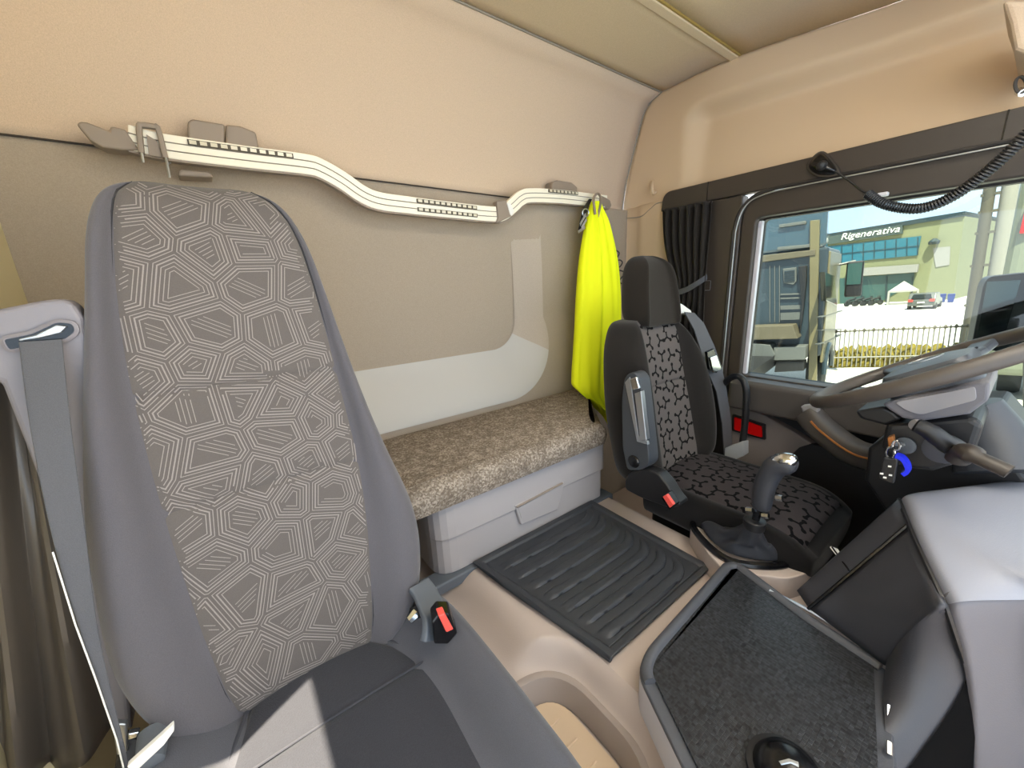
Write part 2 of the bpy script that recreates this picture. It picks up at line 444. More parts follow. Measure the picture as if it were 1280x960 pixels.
# floor and engine tunnel as one moulded surface
def in_rr(x, y, x0, x1, y0, y1, r):
    cx, cy = (x0 + x1) / 2, (y0 + y1) / 2; hx, hy = (x1 - x0) / 2 - r, (y1 - y0) / 2 - r
    qx, qy = abs(x - cx) - hx, abs(y - cy) - hy
    return sqrt(max(qx, 0) ** 2 + max(qy, 0) ** 2) + min(max(qx, qy), 0) - r     # < 0 inside
def tunnel_z(x, y):
    z = -.875
    lft = .52 - .02 * (y - .9)
    z -= .055 * (1 - sst(lft - .12, lft - .005, x))
    z -= .37 * (1 - sst(.02, .30 + .0 * y, x))
    z -= .43 * sst(1.17, 1.26, x)
    d = in_rr(x, y, .12, .530, .26, .590, .105)
    if 0 <= d < .06: z = z + (min(z, -.934) - z) * (1 - sst(.004, .055, d))
    if d < .004: z = min(z, -.935 - .062 * sst(-.004, .004, -d))
    return max(z, -1.30)
v, f = g_grid(lambda x, y: (x, y, tunnel_z(x, y)), ls(-.43, .10, 30) + ls(.104, .56, 120) + ls(.57, 1.95, 100), ls(-.8, .18, 40) + ls(.185, .62, 115) + ls(.63, 1.5, 60))
struct(obj('floor', v, f, 'tunnel', solid=.02, solid_off=1))
# beige ribbed liner in the step well
def rr_ring(ins, z): return [(p.x, p.y, z) for p in round_poly([(.12 + ins, .26 + ins), (.53 - ins, .26 + ins), (.53 - ins, .59 - ins), (.12 + ins, .59 - ins)], .13 - ins, 10)]
struct(obj('trim_14', *g_loft([rr_ring(-.012, -.9335), rr_ring(-.004, -.932), rr_ring(.004, -.936), rr_ring(.010, -.95), rr_ring(.022, -.992)], cap=False), 'well'))
lo_ = [(p.x, p.y) for p in round_poly([(.150, .290), (.500, .290), (.500, .560), (.150, .560)], .08, 8)]
lg = Geo().add(g_prism([(x, y, -.988) for x, y in lo_], (0, 0, -.004)))
for y in (.34, .395, .45, .505): lg.add(g_tube([(.19, y, -.988), (.47, y, -.988)], .003, 6))
lg.add(g_tube([(.335, .31, -.988), (.335, .54, -.988)], .003, 6))
tag(lg.make('step_mat', 'tray_beige', sm=False), 'small beige ribbed plastic liner in the step well between the near seat and the tray', 'liner')
struct(Geo().add(g_box((.30, .935, -.905), (1.20, 1.0, -.868))).make('trim_7', 'step_grey', sm=False, bev=.006))

# ---------------------------------------------------------------- driver's door, header and pillar trim
hp = round_poly([(1.245, .345), (1.235, .437), (-.8, .437), (-.8, .352), (1.10, .352)], [.01, .05, 0, 0, .01], 6)
hdr = Geo().add(g_prism([(1.925, p.x, p.y) for p in hp], (.05, 0, 0)))
struct(hdr.make('trim_8', 'trim_dark', sm=False, bev=.006))
struct(Geo().add(g_box((1.9225, .135, .353), (1.93, .139, .436))).add(g_box((1.9225, 1.003, .353), (1.93, 1.006, .436))).make('trim_9', 'black_gloss', sm=False))
pil = [(1.02, .35), (.845, .35), (.845, -.52), (.93, -.52), (1.0, -.1)]
bp = struct(Geo().add(g_prism([(1.925, a, b) for a, b in pil], (.06, 0, 0))).make('trim_10', 'trim_dark', sm=False, bev=.006))
em = round_poly([(.987, -.01), (.987, -.055), (.955, -.055), (.955, -.01)], .004, 3)
obj('curtain_button', *g_tube([(1.924, p.x, p.y) for p in em], .0012, 5, closed=True), 'steel', bp)
def ring_frame(outer, inner, x0, x1):
    n = len(outer); v = []
    for xx in (x0, x1):
        v += [(xx, p.x, p.y) for p in outer] + [(xx, p.x, p.y) for p in inner]
    f = []
    for i in range(n):
        j = (i + 1) % n
        f += [(i, j, n + j, n + i), (2 * n + i, 3 * n + i, 3 * n + j, 2 * n + j), (i, 2 * n + i, 2 * n + j, j), (n + i, n + j, 3 * n + j, 3 * n + i)]
    return v, f
outer = round_poly([(.845, -.47), (.845, .345), (-.8, .345), (-.8, -.47)], [.01, .10, .01, .01], 8)
inner = round_poly([(.785, -.45), (.785, .248), (-.74, .248), (-.74, -.45)], [.01, .03, .05, .01], 8)
door = struct(Geo().add(ring_frame(outer, inner, 1.935, 2.0)).make('door_1', 'trim_dark', sm=False, bev=.008))
in2 = round_poly([(.80, -.46), (.80, .27), (-.75, .27), (-.75, -.46)], [.01, .03, .05, .01], 8)
gl = round_poly([(.775, -.46), (.775, .240), (-.735, .240), (-.735, -.46)], [.005, .02, .05, .005], 8)
win = struct(Geo().add(ring_frame(in2, gl, 1.985, 2.02)).make('window_1', 'rubber_seal', sm=False))
obj('guide_strip', *g_box((1.962, .770, -.45), (1.984, .786, .235)), 'pale_side', win, sm=False, bev=.002)
k = NT('tinted_glass'); k.n.remove(k.b)
tr = k.node('ShaderNodeBsdfTransparent'); tr.inputs[0].default_value = (.64, .70, .70, 1)
gs = k.node('ShaderNodeBsdfGlossy'); gs.inputs['Roughness'].default_value = .02
mx = k.node('ShaderNodeMixShader'); mx.inputs[0].default_value = .04
k.link(tr.outputs[0], mx.inputs[1]); k.link(gs.outputs[0], mx.inputs[2]); k.link(mx.outputs[0], k.out.inputs[0])
M['glass'] = k.m
obj('pane', *g_prism([(2.0, p.x, p.y) for p in gl], (.005, 0, 0)), 'glass', win, sm=False)
seal = [(1.928, .872, -.48), (1.928, .872, .10), (1.928, .868, .22), (1.928, .84, .30), (1.928, .77, .345), (1.928, .6, .352), (1.928, .2, .352), (1.928, -.75, .352)]
obj('door_seal', *g_tube(catmull(seal, 8), .008, 8), 'rubber_seal', door)
obj('seal_bead', *g_tube(catmull([(x - .009, y - .012, z - (.012 if z > .3 else 0)) for x, y, z in seal], 8), .003, 6), 'steel', door)
# door lining: sill, dark upper band, grey panel, black lower panel, arm rest
sill = [(1.985, -.452), (1.88, -.462), (1.86, -.475), (1.86, -.60), (1.985, -.60)]
obj('sill_panel', *g_prism([(a, .80, b) for a, b in sill], (0, -1.6, 0)), 'door_dark', door, sm=False, bev=.012)
def dpoly(px, x, name, mat, d=.06, bev=.008):
    return obj(name, *g_prism([on(a, b, x=x) for a, b in px], (d, 0, 0)), mat, door, sm=False, bev=bev)
dpoly([(908, 505), (930, 505), (1000, 545), (1080, 600), (1130, 700), (940, 690), (905, 640)], 1.93, 'door_panel', 'door_grey', .05)
dpoly([(985, 572), (998, 560), (1015, 555), (1060, 570), (1200, 640), (1180, 760), (1000, 700), (975, 620)], 1.915, 'lower_panel', 'door_black', .03)
lens = round_poly([on(918, 521, x=1.915).yz, on(952, 533, x=1.915).yz, on(953, 547, x=1.915).yz, on(918, 537, x=1.915).yz], .006, 3)
bz = obj('lens_bezel', *g_prism([(1.918, p.x * 1.0 + (.012 if p.x > .7 else -.012), p.y + (.010 if p.y > -.68 else -.010)) for p in lens], (.03, 0, 0)), 'black_pl', door, sm=False)
lo = obj('red_lens', *g_prism([(1.912, p.x, p.y) for p in lens], (.02, 0, 0)), 'lens', door, sm=False, bev=.002); lo['label'] = 'red reflector lens'
arm = catmull([on(1012, 518, x=1.84), on(1030, 538, x=1.81), on(1070, 566, x=1.78), on(1112, 575, x=1.76), on(1150, 580, x=1.76)], 6)
obj('arm_rest', *g_sweep(rrect(.10, .085, .03), arm, (1, 0, 0)), 'door_dark', door)
obj('accent_line', *g_tube([p + Vector((-.052, 0, .012)) for p in arm[3:18]], .004, 6), 'orange', door)
dpoly([(1000, 508), (1022, 505), (1022, 525), (1040, 545), (1030, 550), (1008, 530)], 1.80, 'arm_rest_cap', 'column_grey', .04, .006)

struct(Geo().add(g_box((1.975, -.8, -1.32), (2.03, .95, -.452))).make('wall_right_lower', 'door_black', sm=False))
# small trims of the lining
pg = tag(obj('coat_hook', *g_tube(catmull([on(816, 226, x=1.955), on(815, 234, x=1.92), on(816, 241, x=1.925), on(820, 240, x=1.945)], 4), [.004] + [.009] * 11 + [.007], 8), 'beige_side'),
         'small beige coat hook on the rear corner of the driver side lining', 'hook')
sh = [on(1252, 0, x=1.80), on(1262, 30, x=1.80), on(1268, 62, x=1.80), on(1300, 75, x=1.80), on(1300, 0, x=1.80)]
struct(Geo().add(g_prism(sh, (.25, 0, 0))).make('trim_11', 'beige_head', sm=False, bev=.012))
cl = thing('cord_eyelet', 'small dark ring clipped high on the lining at the right edge of the photo', 'ring', on(1276, 106, x=1.93))
obj('ring', *g_tube([on(1276 + 7 * cos(a), 106 + 10 * sin(a), x=1.93) for a in ls(0, 2 * pi * 15 / 16, 16)], .004, 6, closed=True), 'door_dark', cl)
obj('clip', *g_tube([on(1274, 114, x=1.95), on(1279, 116, x=1.93)], .010, 8), 'chrome', cl)

# ================================================================== aluminium rail on the rear wall
RY = 1.42
path = [(-.10, .398), (-.03, .389), (.15, .389), (.29, .391), (.335, .385), (.395, .358), (.455, .322), (.51, .306), (.6, .302), (.8, .298), (.98, .297), (1.035, .305), (1.09, .34), (1.135, .372), (1.19, .388), (1.37, .400), (1.55, .404), (1.70, .407)]
rail = thing('hanging_rail', 'long bent aluminium rail with light strips along the rear wall', 'rail', (.7, 1.5, .35))
pts = catmull([(x, RY, z) for x, z in path], 5)
def strip_part(name, pp, w, th, mat, dy=0, dz=0, **kw):
    return obj(name, *g_strip([Vector((p[0], RY + dy, p[2] + dz)) for p in pp], [Vector((0, 0, 1))] * len(pp), w, th), mat, rail, **kw)
def rib(pp, w, y0, y1):      # strip whose width stays square to the path
    P = [Vector(p) for p in pp]; v = []; f = []
    for i, p in enumerate(P):
        t = (P[min(i + 1, len(P) - 1)] - P[max(i - 1, 0)]).normalized(); n = Vector((-t.z, 0, t.x))
        for s, y in ((-1, y0), (1, y0), (1, y1), (-1, y1)): q = p + n * (w / 2 * s); v.append((q.x, y, q.z))
    for i in range(len(P) - 1):
        for k in range(4): f.append((i * 4 + k, i * 4 + (k + 1) % 4, i * 4 + 4 + (k + 1) % 4, i * 4 + 4 + k))
    f += [(0, 1, 2, 3), tuple(range(len(v) - 4, len(v)))]; return v, f
def offs(pp, d):
    P = [Vector(p) for p in pp]; out = []
    for i, p in enumerate(P):
        t = (P[min(i + 1, len(P) - 1)] - P[max(i - 1, 0)]).normalized(); out.append(p + Vector((-t.z, 0, t.x)) * d)
    return out
obj('rail_bar', *rib(pts, .058, RY - .012, RY + .012), 'alu', rail, sm=False, bev=.003)
for d in (-.010, .009): obj('groove', *g_tube([p + Vector((0, -.0125, 0)) for p in offs(pts, d)], .0016, 5), 'groove', rail)
obj('rail_edge', *rib(offs(pts, -.031), .006, RY - .010, RY + .014), 'taupe', rail, sm=False)
def led(x0, x1, dz, tilt=0):
    sub = [p for p in pts if x0 - .02 <= p.x <= x1 + .02]
    za = min(pts, key=lambda p: abs(p.x - x0)).z + dz; zb = min(pts, key=lambda p: abs(p.x - x1)).z + dz
    s = obj('light_strip', *rib([(x0, 0, za), (x1, 0, zb)], .013, RY - .0165, RY - .010), 'dark_slot', rail, sm=False)
    n = int((x1 - x0) / .022); g = Geo()
    for i in range(n):
        t = (i + .5) / n; x = x0 + (x1 - x0) * t; z = za + (zb - za) * t
        g.add(g_box((x - .0075, RY - .0185, z - .0045), (x + .0075, RY - .016, z + .0045)))
    g.make('lamp_lens', 'glass_led', s, sm=False)
led(.015, .262, .016); led(.645, .90, .017); led(.645, .90, -.012); led(1.29, 1.48, .020)
# taupe end pieces and wall brackets
def rpoly(px, y0, d, name, mat, parent, bev=.006, **kw):
    return obj(name, *g_prism([on(a, b, y=y0) for a, b in px], (0, d, 0)), mat, parent, sm=False, bev=bev, **kw)
rpoly([(95, 155), (99, 151), (108, 152), (136, 163), (138, 157), (156, 161), (175, 188), (150, 187), (128, 184), (112, 175)], 1.405, .05, 'end_cap', 'taupe', rail)
rpoly([(750, 243), (758, 247), (763, 250), (765, 257), (762, 262), (756, 258), (748, 262)], 1.405, .04, 'end_cap', 'taupe', rail)
for px in ([(235, 178), (234, 152), (240, 148), (281, 155), (281, 186)], [(282, 186), (282, 155), (300, 157), (320, 165), (324, 186)], [(222, 220), (223, 213), (228, 211), (262, 214), (267, 222)], [(690, 240), (691, 227), (697, 225), (715, 228), (722, 234), (722, 244)]):
    rpoly(px, 1.435, .055, 'wall_bracket', 'taupe', rail)

hook = thing('clamp_hook', 'taupe plastic clamp hook straddling the rail above the near seat', 'hook', on(190, 190, y=1.40))
lp = [on(177, 192, y=1.40), on(174, 160, y=1.40), on(178, 157, y=1.40), on(194, 159, y=1.40), on(198, 162, y=1.40), on(207, 198, y=1.40)]
obj('clamp_frame', *g_sweep(rrect(.016, .012, .004), catmull(lp, 4), (0, 1, 0)), 'taupe', hook)
obj('clamp_plate', *g_prism([on(a, b, y=1.402) for a, b in [(183, 168), (196, 176), (205, 197), (186, 194)]], (0, .006, 0)), 'taupe', hook, sm=False)
for a in ([(177, 190), (179, 203)], [(207, 196), (210, 206), (213, 203)], [(208, 200), (212, 222)]):
    w = obj('wire_hook', *g_tube([on(p, q, y=1.395) for p, q in a], .003, 6), 'steel', hook)
sl = thing('rail_slider', 'taupe sliding clip on the bend of the rail', 'clip', on(628, 262, y=1.40))
rpoly([(621, 251), (633, 250), (640, 270), (621, 279), (623, 272)], 1.398, .03, 'clip_body', 'taupe', sl, .004)
rpoly([(634, 254), (638, 253), (643, 264), (640, 270), (638, 268)], 1.394, .01, 'clip_tab', 'white', sl, .002)

# ------------------------------------------------------------------ high-visibility yellow garment on the rail hook
VR = [((740, 252), (750, 252), 1.365), ((737, 262), (753, 262), 1.362), ((732, 285), (760, 280), 1.35), ((726, 325), (769, 325), 1.33), ((723, 370), (772, 370), 1.30), ((721, 415), (772, 415), 1.275),
      ((719, 450), (771, 450), 1.25), ((718, 472), (770, 478), 1.225), ((720, 486), (769, 500), 1.205), ((738, 501), (769, 518), 1.19), ((755, 513), (769, 530), 1.18), ((763, 530), (769, 540), 1.175), ((766, 545), (769, 547), 1.17)]
VL = catmull([on(*a, y=y) for a, b, y in VR], 4); VQ = catmull([on(*b, y=y) for a, b, y in VR], 4)
NU = 72; rings = []
for i, (l, r) in enumerate(zip(VL, VQ)):
    t = i / (len(VL) - 1); mid_ = (l + r) / 2; hv = (r - l) / 2; dep = min(hv.length * .9, .020 + .045 * sst(0, .35, t)) * (1 - .5 * sst(.6, .8, t)); ring = []
    amp = min(1, hv.length / .10)
    for k_ in range(NU):
        a = 2 * pi * k_ / NU
        fold = amp * (.013 * sin(7 * a + 2.5 * t) * (.4 + .6 * t) + .007 * sin(13 * a - 4 * t + 1))
        ring.append(mid_ + hv * cos(a) + Vector((0, dep * sin(a) + fold * abs(sin(a)), .01 * sin(3 * a) * sst(.6, .7, t))))
    rings.append(ring)
v, f = g_loft(rings, cap=False)
vest = thing('hi_vis_vest', 'fluorescent yellow high-visibility garment hanging from the rail end', 'garment', (1.45, 1.25, -.6))
obj('cloth', v, f, 'hivis', vest)
obj('hanging_loop', *g_tube(catmull([on(744, 268, y=1.33), on(742, 250, y=1.34), on(745, 243, y=1.375), on(749, 243, y=1.375), on(751, 252, y=1.34), on(747, 272, y=1.33)], 5), .006, 8), 'taupe', vest)
ky = thing('key_bunch', 'dark strap with small keys hanging beside the yellow garment', 'keys', on(730, 275, y=1.38))
obj('strap', *g_strip([on(738, 249, y=1.385), on(731, 262, y=1.37), on(728, 278, y=1.365), on(726, 288, y=1.365)], (1, 0, 0), [.02, .03, .035, .03], .006), 'black_pl', ky)
obj('ring', *g_tube([on(732 + 4 * cos(a), 266 + 5 * sin(a), y=1.36) for a in ls(0, 2 * pi * 11 / 12, 12)], .003, 5, closed=True), 'steel', ky)
for a, b in (((732, 268), (725, 281)), ((733, 274), (727, 285)), ((731, 284), (723, 290))):
    obj('key', *g_strip([on(*a, y=1.352), on(*b, y=1.352)], (0, .3, 1), .014, .004), 'steel', ky, sm=False)
tag(obj('coiled_wire', *g_tube(catmull([on(a, b, y=1.43) for a, b in [(764, 293), (765, 302), (763, 312), (770, 313), (774, 317), (769, 326), (767, 333), (774, 334), (778, 328), (774, 325), (768, 329), (769, 337), (775, 338), (781, 341), (777, 347), (774, 352), (779, 355), (790, 355)]], 5), .0035, 6), 'black_pl'),
    'thin black curly wire beside the driver headrest', 'wire')

# ================================================================== bunk
bk = [on(481, 530, y=1.47), on(715, 475, y=1.47)]
zt = -.528
top = [(.0, .915), (1.125, .915), (1.135, .95), (1.50, 1.372), (.0, 1.372)]
g = []
rings = []
for z, ins in ((-.618, .014), (-.610, .002), (-.575, -.006), (-.545, .000), (-.529, .016), (-.523, .045)):
    c = Vector((.5, 1.2)); rp = round_poly(top, [.03, .03, .05, .03, .03], 4); r = []
    n = len(rp)
    for i, p in enumerate(rp):
        t = (rp[(i + 1) % n] - rp[i - 1]).normalized(); q = p + Vector((-t.y, t.x)) * ins; r.append((q.x, q.y, z + .004 * sin(9 * q.x) * (1 if z > -.55 else 0)))
    rings.append(r)
tag(obj('bunk_mattress', *g_loft(rings), 'mattress', bev=0), 'brown and grey speckled bunk cushion along the rear wall', 'mattress')
bx = thing('storage_box', 'pale grey plastic storage box with a drawer under the speckled bunk cushion', 'storage box', (.8, 1.2, -.87))
def boxrings(z0, z1, x0, x1, y0, taper):
    out = []
    for z in (z0, z1):
        k_ = taper if z == z1 else 0
        rp = round_poly([(x0, y0 + k_), (x1, y0 + k_), (x1 + .02, y0 + .10), (x1 + .02, 1.36), (x0, 1.36)], [.07, .02, .02, .01, .01], 5)
        out.append([(p.x, p.y, z) for p in rp])
    return out
obj('box_body', *g_loft(boxrings(-.868, -.622, .395, 1.15, .955, .0)), 'box', bx, sm=False, bev=.004)
def pxz(px, y): return [on(a, b, y=y) for a, b in px]
# lid band standing proud, its seam, and the drawer grip
obj('lid_panel', *g_loft(boxrings(-.742, -.619, .390, 1.155, .945, .004)), 'box', bx, sm=False, bev=.006)
gr = [(648, 635), (700, 607), (692, 632), (652, 648)]
dh = obj('drawer_handle', *g_prism([p + Vector((0, -.003, 0)) for p in pxz([(643, 632), (705, 602), (697, 637), (651, 656)], .945)], (0, .02, 0)), 'box', bx, sm=False, bev=.004)
obj('finger_slot', *g_prism([p for p in pxz(gr, .940)], (0, .006, 0)), 'box', dh, sm=False)
obj('slot_edge', *g_tube([p for p in pxz([(646, 634), (703, 604)], .938)], .0035, 6), 'taupe', dh)

# ================================================================== rubber mat on the tunnel
def mat_h(x, y):
    x0, x1, y0, y1 = .512 - .02 * (y - .9) + .0, 1.075, .452, .945
    lx = x0 + .155 * (.945 - y) / .5 * .5
    h = 0
    d = min(x - x0, x1 - x, y - y0, y1 - y)
    h += .007 * (1 - sst(.006, .014, abs(d - .010)))
    # raised curved ribs, bent towards the bunk at their right ends
    u = (x - x0) / (x1 - x0)
    for k_ in range(7):
        yc = .872 - .060 * k_
        bend = .050 * max(0, (u - .76) / .17) ** 2.0 - .010 * sin(u * 3.0)
        yy = yc + bend
        if .07 < u < .93:
            w = min(sst(.07, .14, u), 1 - sst(.87, .93, u)) if True else 1
            h = max(h, .007 * w * (1 - sst(.008, .014, abs(y - yy))) * (1 if y0 + .03 < y < y1 - .03 else 0))
    return h
def mat_pt(a, b):
    y = .455 + .49 * b
    x = .512 + (1.075 - .512) * a + (.075 * (1 - b) + .0) * (1 - a) - .012 * (1 - b) * a
    return (x, y, -.868 + mat_h(.512 + .563 * a, y))
v, f = g_grid(mat_pt, ls(0, 1, 150), ls(0, 1, 150))
tag(obj('rubber_mat', v, f, 'mat', solid=.008, solid_off=1), 'black rubber floor mat with curved ribs in front of the grey storage box', 'mat')
# ================================================================== seats
def seat_back(tab, T, b, dip, zs, y_of, ins_z, uv0=0.0, ins_grow=0.0):
    """tab: z -> outer left, outer right, insert left, insert right, thickness factor, set-back of the front. returns body and insert surfaces"""
    rings = []
    for z in zs:
        xl, xr, il, ir, tf, back = interp(tab, z); y0 = y_of(z) + back; t = T * tf
        r = []
        wl, wr = il - xl, xr - ir
        bl, br = min(b * tf, wl * .75), min(b * tf, wr * .75)
        r += [(xl + .30 * wl + .02, y0 + t, z), (xl + .05 * wl, y0 + .75 * t, z), (xl - .002, y0 + .35 * t, z), (xl + .03 * wl, y0 + .0 * t - bl * .25, z), (xl + .22 * wl, y0 - bl * .85, z),
              (xl + .50 * wl, y0 - bl, z), (xl + .80 * wl, y0 - bl * .55, z), (il, y0, z)]
        for k in range(1, 6): r.append((il + (ir - il) * k / 6, y0 + dip * (1 - (k / 3 - 1) ** 2), z))
        r += [(ir, y0, z), (xr - .80 * wr, y0 - br * .55, z), (xr - .50 * wr, y0 - br, z), (xr - .22 * wr, y0 - br * .85, z), (xr - .03 * wr, y0 - br * .25, z),
              (xr + .002, y0 + .35 * t, z), (xr - .05 * wr, y0 + .75 * t, z), (xr - .30 * wr - .02, y0 + t, z), ((xl + xr) / 2, y0 + t * 1.05, z)]
        rings.append(r)
    body = g_loft(rings)
    def ip(a, z):
        xl, xr, il, ir, tf, back = interp(tab, z); il -= ins_grow; ir += ins_grow
        gro = sum(.006 * exp(-((z - zc) / .005) ** 2) for zc in SEAMS)
        e = (2 * a - 1)
        return (il + (ir - il) * a, y_of(z) + back + dip * (1 - e * e) - .007 + gro + .006 * sst(.93, 1, abs(e)), z)
    zz = ls(ins_z[0], ins_z[1], 150)
    patch = g_grid(ip, ls(0, 1, 34), zz, lambda a, z: (ip(a, z)[0] + uv0, z * 1.02))
    return body, patch, ip

# ---- passenger seat
PT = [(-.735, -.13, .175, -.09, .13, .75, .02), (-.71, -.165, .205, -.103, .138, .9, .008), (-.66, -.207, .252, -.111, .147, 1, 0), (-.56, -.236, .279, -.123, .163, 1, 0), (-.45, -.232, .276, -.130, .176, 1, 0), (-.33, -.224, .240, -.136, .182, 1, 0),
      (-.207, -.202, .214, -.138, .176, 1, 0), (-.08, -.178, .193, -.135, .169, 1, 0), (.03, -.157, .178, -.124, .160, 1, 0), (.09, -.146, .167, -.115, .153, .97, .003), (.14, -.134, .153, -.107, .141, .9, .010), (.175, -.118, .134, -.098, .122, .75, .022), (.197, -.092, .104, -.080, .096, .5, .042), (.204, -.06, .07, -.05, .062, .3, .060)]
yb = lambda z: .72 + .2 * (z + .72)
SEAMS = [-.147, -.335]
ps = thing('passenger_seat', 'near high-back seat in grey cloth with a pale polygon line pattern', 'seat', (.03, .7, -1.0))
zs = [-.735, -.72, -.70, -.66, -.60, -.53, -.45, -.36, -.27, -.18, -.09, -.01, .05, .09, .125, .155, .178, .193, .201, .204]
body, patch, ip = seat_back(PT, .13, .040, .008, zs, yb, (-.722, .2035))
obj('backrest', body[0], body[1], 'seat_side', ps, sub=2)
# woven figure: nested polygons round the points of a shaken hexagonal lattice
rnd = random.Random(11); SP = .079; pts_ = []
for j in range(-2, 17):
    for i in range(-2, 8):
        pts_.append((-.20 + SP * (i + .5 * (j % 2)) + rnd.uniform(-.32, .32) * SP, -.80 + SP * .866 * j + rnd.uniform(-.30, .30) * SP))
def cell(k, inset):
    """convex cell of point k, each side moved in by inset"""
    px, py = pts_[k]; poly = [(px + a, py + b) for a, b in ((-.2, -.2), (.2, -.2), (.2, .2), (-.2, .2))]
    for m_, (qx, qy) in enumerate(pts_):
        if m_ == k: continue
        dx, dy = qx - px, qy - py; L = sqrt(dx * dx + dy * dy)
        if L > .24: continue
        nx_, ny_, c = dx / L, dy / L, L / 2 - inset; out = []
        for i in range(len(poly)):
            (ax, ay), (bx, by) = poly[i], poly[(i + 1) % len(poly)]
            da, db_ = (ax - px) * nx_ + (ay - py) * ny_ - c, (bx - px) * nx_ + (by - py) * ny_ - c
            if da <= 0: out.append((ax, ay))
            if (da < 0) != (db_ < 0): t = da / (da - db_); out.append((ax + (bx - ax) * t, ay + (by - ay) * t))
        poly = out
        if len(poly) < 3: return []
    return poly
LV, LF = [], []
def on_panel(x, z):
    xl, xr, il, ir, tf, back = interp(PT, z); a = (x - il) / (ir - il)
    if not (.012 < a < .988 and -.715 < z < .199): return None
    p = ip(a, z); return Vector((x, p[1] - .0009, z))
def stitch_line(p, q, wd):
    L = sqrt((q[0] - p[0]) ** 2 + (q[1] - p[1]) ** 2)
    if L < .004: return
    dx, dy = (q[0] - p[0]) / L, (q[1] - p[1]) / L; n = max(1, int(L / .012)); prev = None
    for i in range(n + 1):
        t = -wd * .4 + (L + wd * .8) * i / n; x, z = p[0] + dx * t, p[1] + dy * t
        a, b = on_panel(x - dy * wd / 2, z + dx * wd / 2), on_panel(x + dy * wd / 2, z - dx * wd / 2)
        if a is None or b is None: prev = None; continue
        LV.extend([a, b]); cur = (len(LV) - 2, len(LV) - 1)
        if prev: LF.append((prev[0], prev[1], cur[1], cur[0]))
        prev = cur
for k in range(len(pts_)):
    x, z = pts_[k]
    if not (-.24 < x < .28 and -.80 < z < .26): continue
    st = rnd.choice((3, 3, 4, 4, 5)); skip = rnd.random()
    for m_, ins_ in enumerate((.0030, .0078, .0130, .0185, .0242)[:st]):
        pl_ = cell(k, ins_)
        for i in range(len(pl_)):
            if m_ >= 3 and i == 0 and skip < .6: continue
            stitch_line(pl_[i], pl_[(i + 1) % len(pl_)], (.0013, .0021, .0014, .0013, .0012)[m_])
    if st < 5:      # bars inside some of the figures
        core = cell(k, .0185 if st == 3 else .0240)
        if len(core) >= 3:
            ang = rnd.choice((.5, .55, 1.6, 2.6)); ux, uz = cos(ang), sin(ang)
            cxm = sum(q[0] for q in core) / len(core); czm = sum(q[1] for q in core) / len(core)
            for o_ in (-.0095, -.0032, .0032, .0095):
                ts = []
                for i in range(len(core)):
                    (ax, ay), (bx, by) = core[i], core[(i + 1) % len(core)]
                    da = -(ax - cxm) * uz + (ay - czm) * ux - o_; db_ = -(bx - cxm) * uz + (by - czm) * ux - o_
                    if (da < 0) != (db_ < 0):
                        t = da / (da - db_); hx_, hz_ = ax + (bx - ax) * t, ay + (by - ay) * t; ts.append((hx_, hz_))
                if len(ts) == 2: stitch_line(ts[0], ts[1], .0012)
n0 = len(patch[0])
# a thickness of its own for the cloth, then the thread on its face
thick_v = [Vector(p) + Vector((0, .010, 0)) for p in patch[0]]
PV = [Vector(p) for p in patch[0]] + LV
PF = list(patch[1]) + [tuple(i + n0 for i in f_) for f_ in LF]
ins = obj('patterned_panel', PV, PF, ['seat_ins', 'thread'], ps, slots=[0] * len(patch[1]) + [1] * len(LF))
ins['label'] = 'grey cloth panel with pale nested polygon lines'
for a in (0, 1):
    pp = [Vector(ip(a, z)) + Vector((0, -.0015, 0)) for z in ls(-.72, .198, 50)]
    obj('seam', *g_tube(pp, .0018, 5), 'stitch', ins)
def cushion(x0, x1, ya, yf, zt, th, bl, il, ir, crown=.01, nose=.09):
    """rounded cushion: sections from the back (ya) to the front (yf)"""
    rings = []
    n = 12
    for i, t in enumerate((0, .03, .10, .25, .45, .65, .80, .90, .96, .99, 1.0)):
        y = ya + (yf - ya) * t
        e = max(0, (t - .78) / .22); drop = nose * e * e; sh = 1 - .10 * e * e
        e2 = max(0, (.06 - t) / .06); drop += .03 * e2; 
        cx = (x0 + x1) / 2; a, b_ = cx + (x0 - cx) * sh, cx + (x1 - cx) * sh
        la, ra = il(y), ir(y); z = zt - drop
        k = 1 - .6 * e * e
        lo = zt - th + .03 * e
        wl, wr = la - a, b_ - ra
        r = [(a + .03, y, lo), (a + .004, y, lo + th * .25), (a, y, max(z - .055, lo + th * .4)), (a + .06 * wl, y, z + bl * k * .25), (a + .25 * wl, y, z + bl * k * .9), (a + .5 * wl, y, z + bl * k), (a + .8 * wl, y, z + bl * k * .55), (la, y, z)]
        for q in range(1, 5): r.append((la + (ra - la) * q / 5, y, z + crown * (1 - (q / 2.5 - 1) ** 2)))
        r += [(ra, y, z), (b_ - .8 * wr, y, z + bl * k * .55), (b_ - .5 * wr, y, z + bl * k), (b_ - .25 * wr, y, z + bl * k * .9), (b_ - .06 * wr, y, z + bl * k * .25), (b_, y, max(z - .055, lo + th * .4)), (b_ - .004, y, lo + th * .25), (b_ - .03, y, lo), (cx, y, lo - .005)]
        rings.append(r)
    return g_loft(rings)
IL = lambda y: interp([(.1, -.16), (.4, -.155), (.55, -.15), (.74, -.085)], y)[0]
IR = lambda y: interp([(.1, .215), (.38, .213), (.55, .218), (.62, .206), (.69, .175), (.74, .135)], y)[0]
cu = cushion(-.255, .325, .765, .13, -.728, .17, .070, IL, IR, .006)
cs = obj('seat_cushion', cu[0], cu[1], 'seat_cush', ps, sub=2)
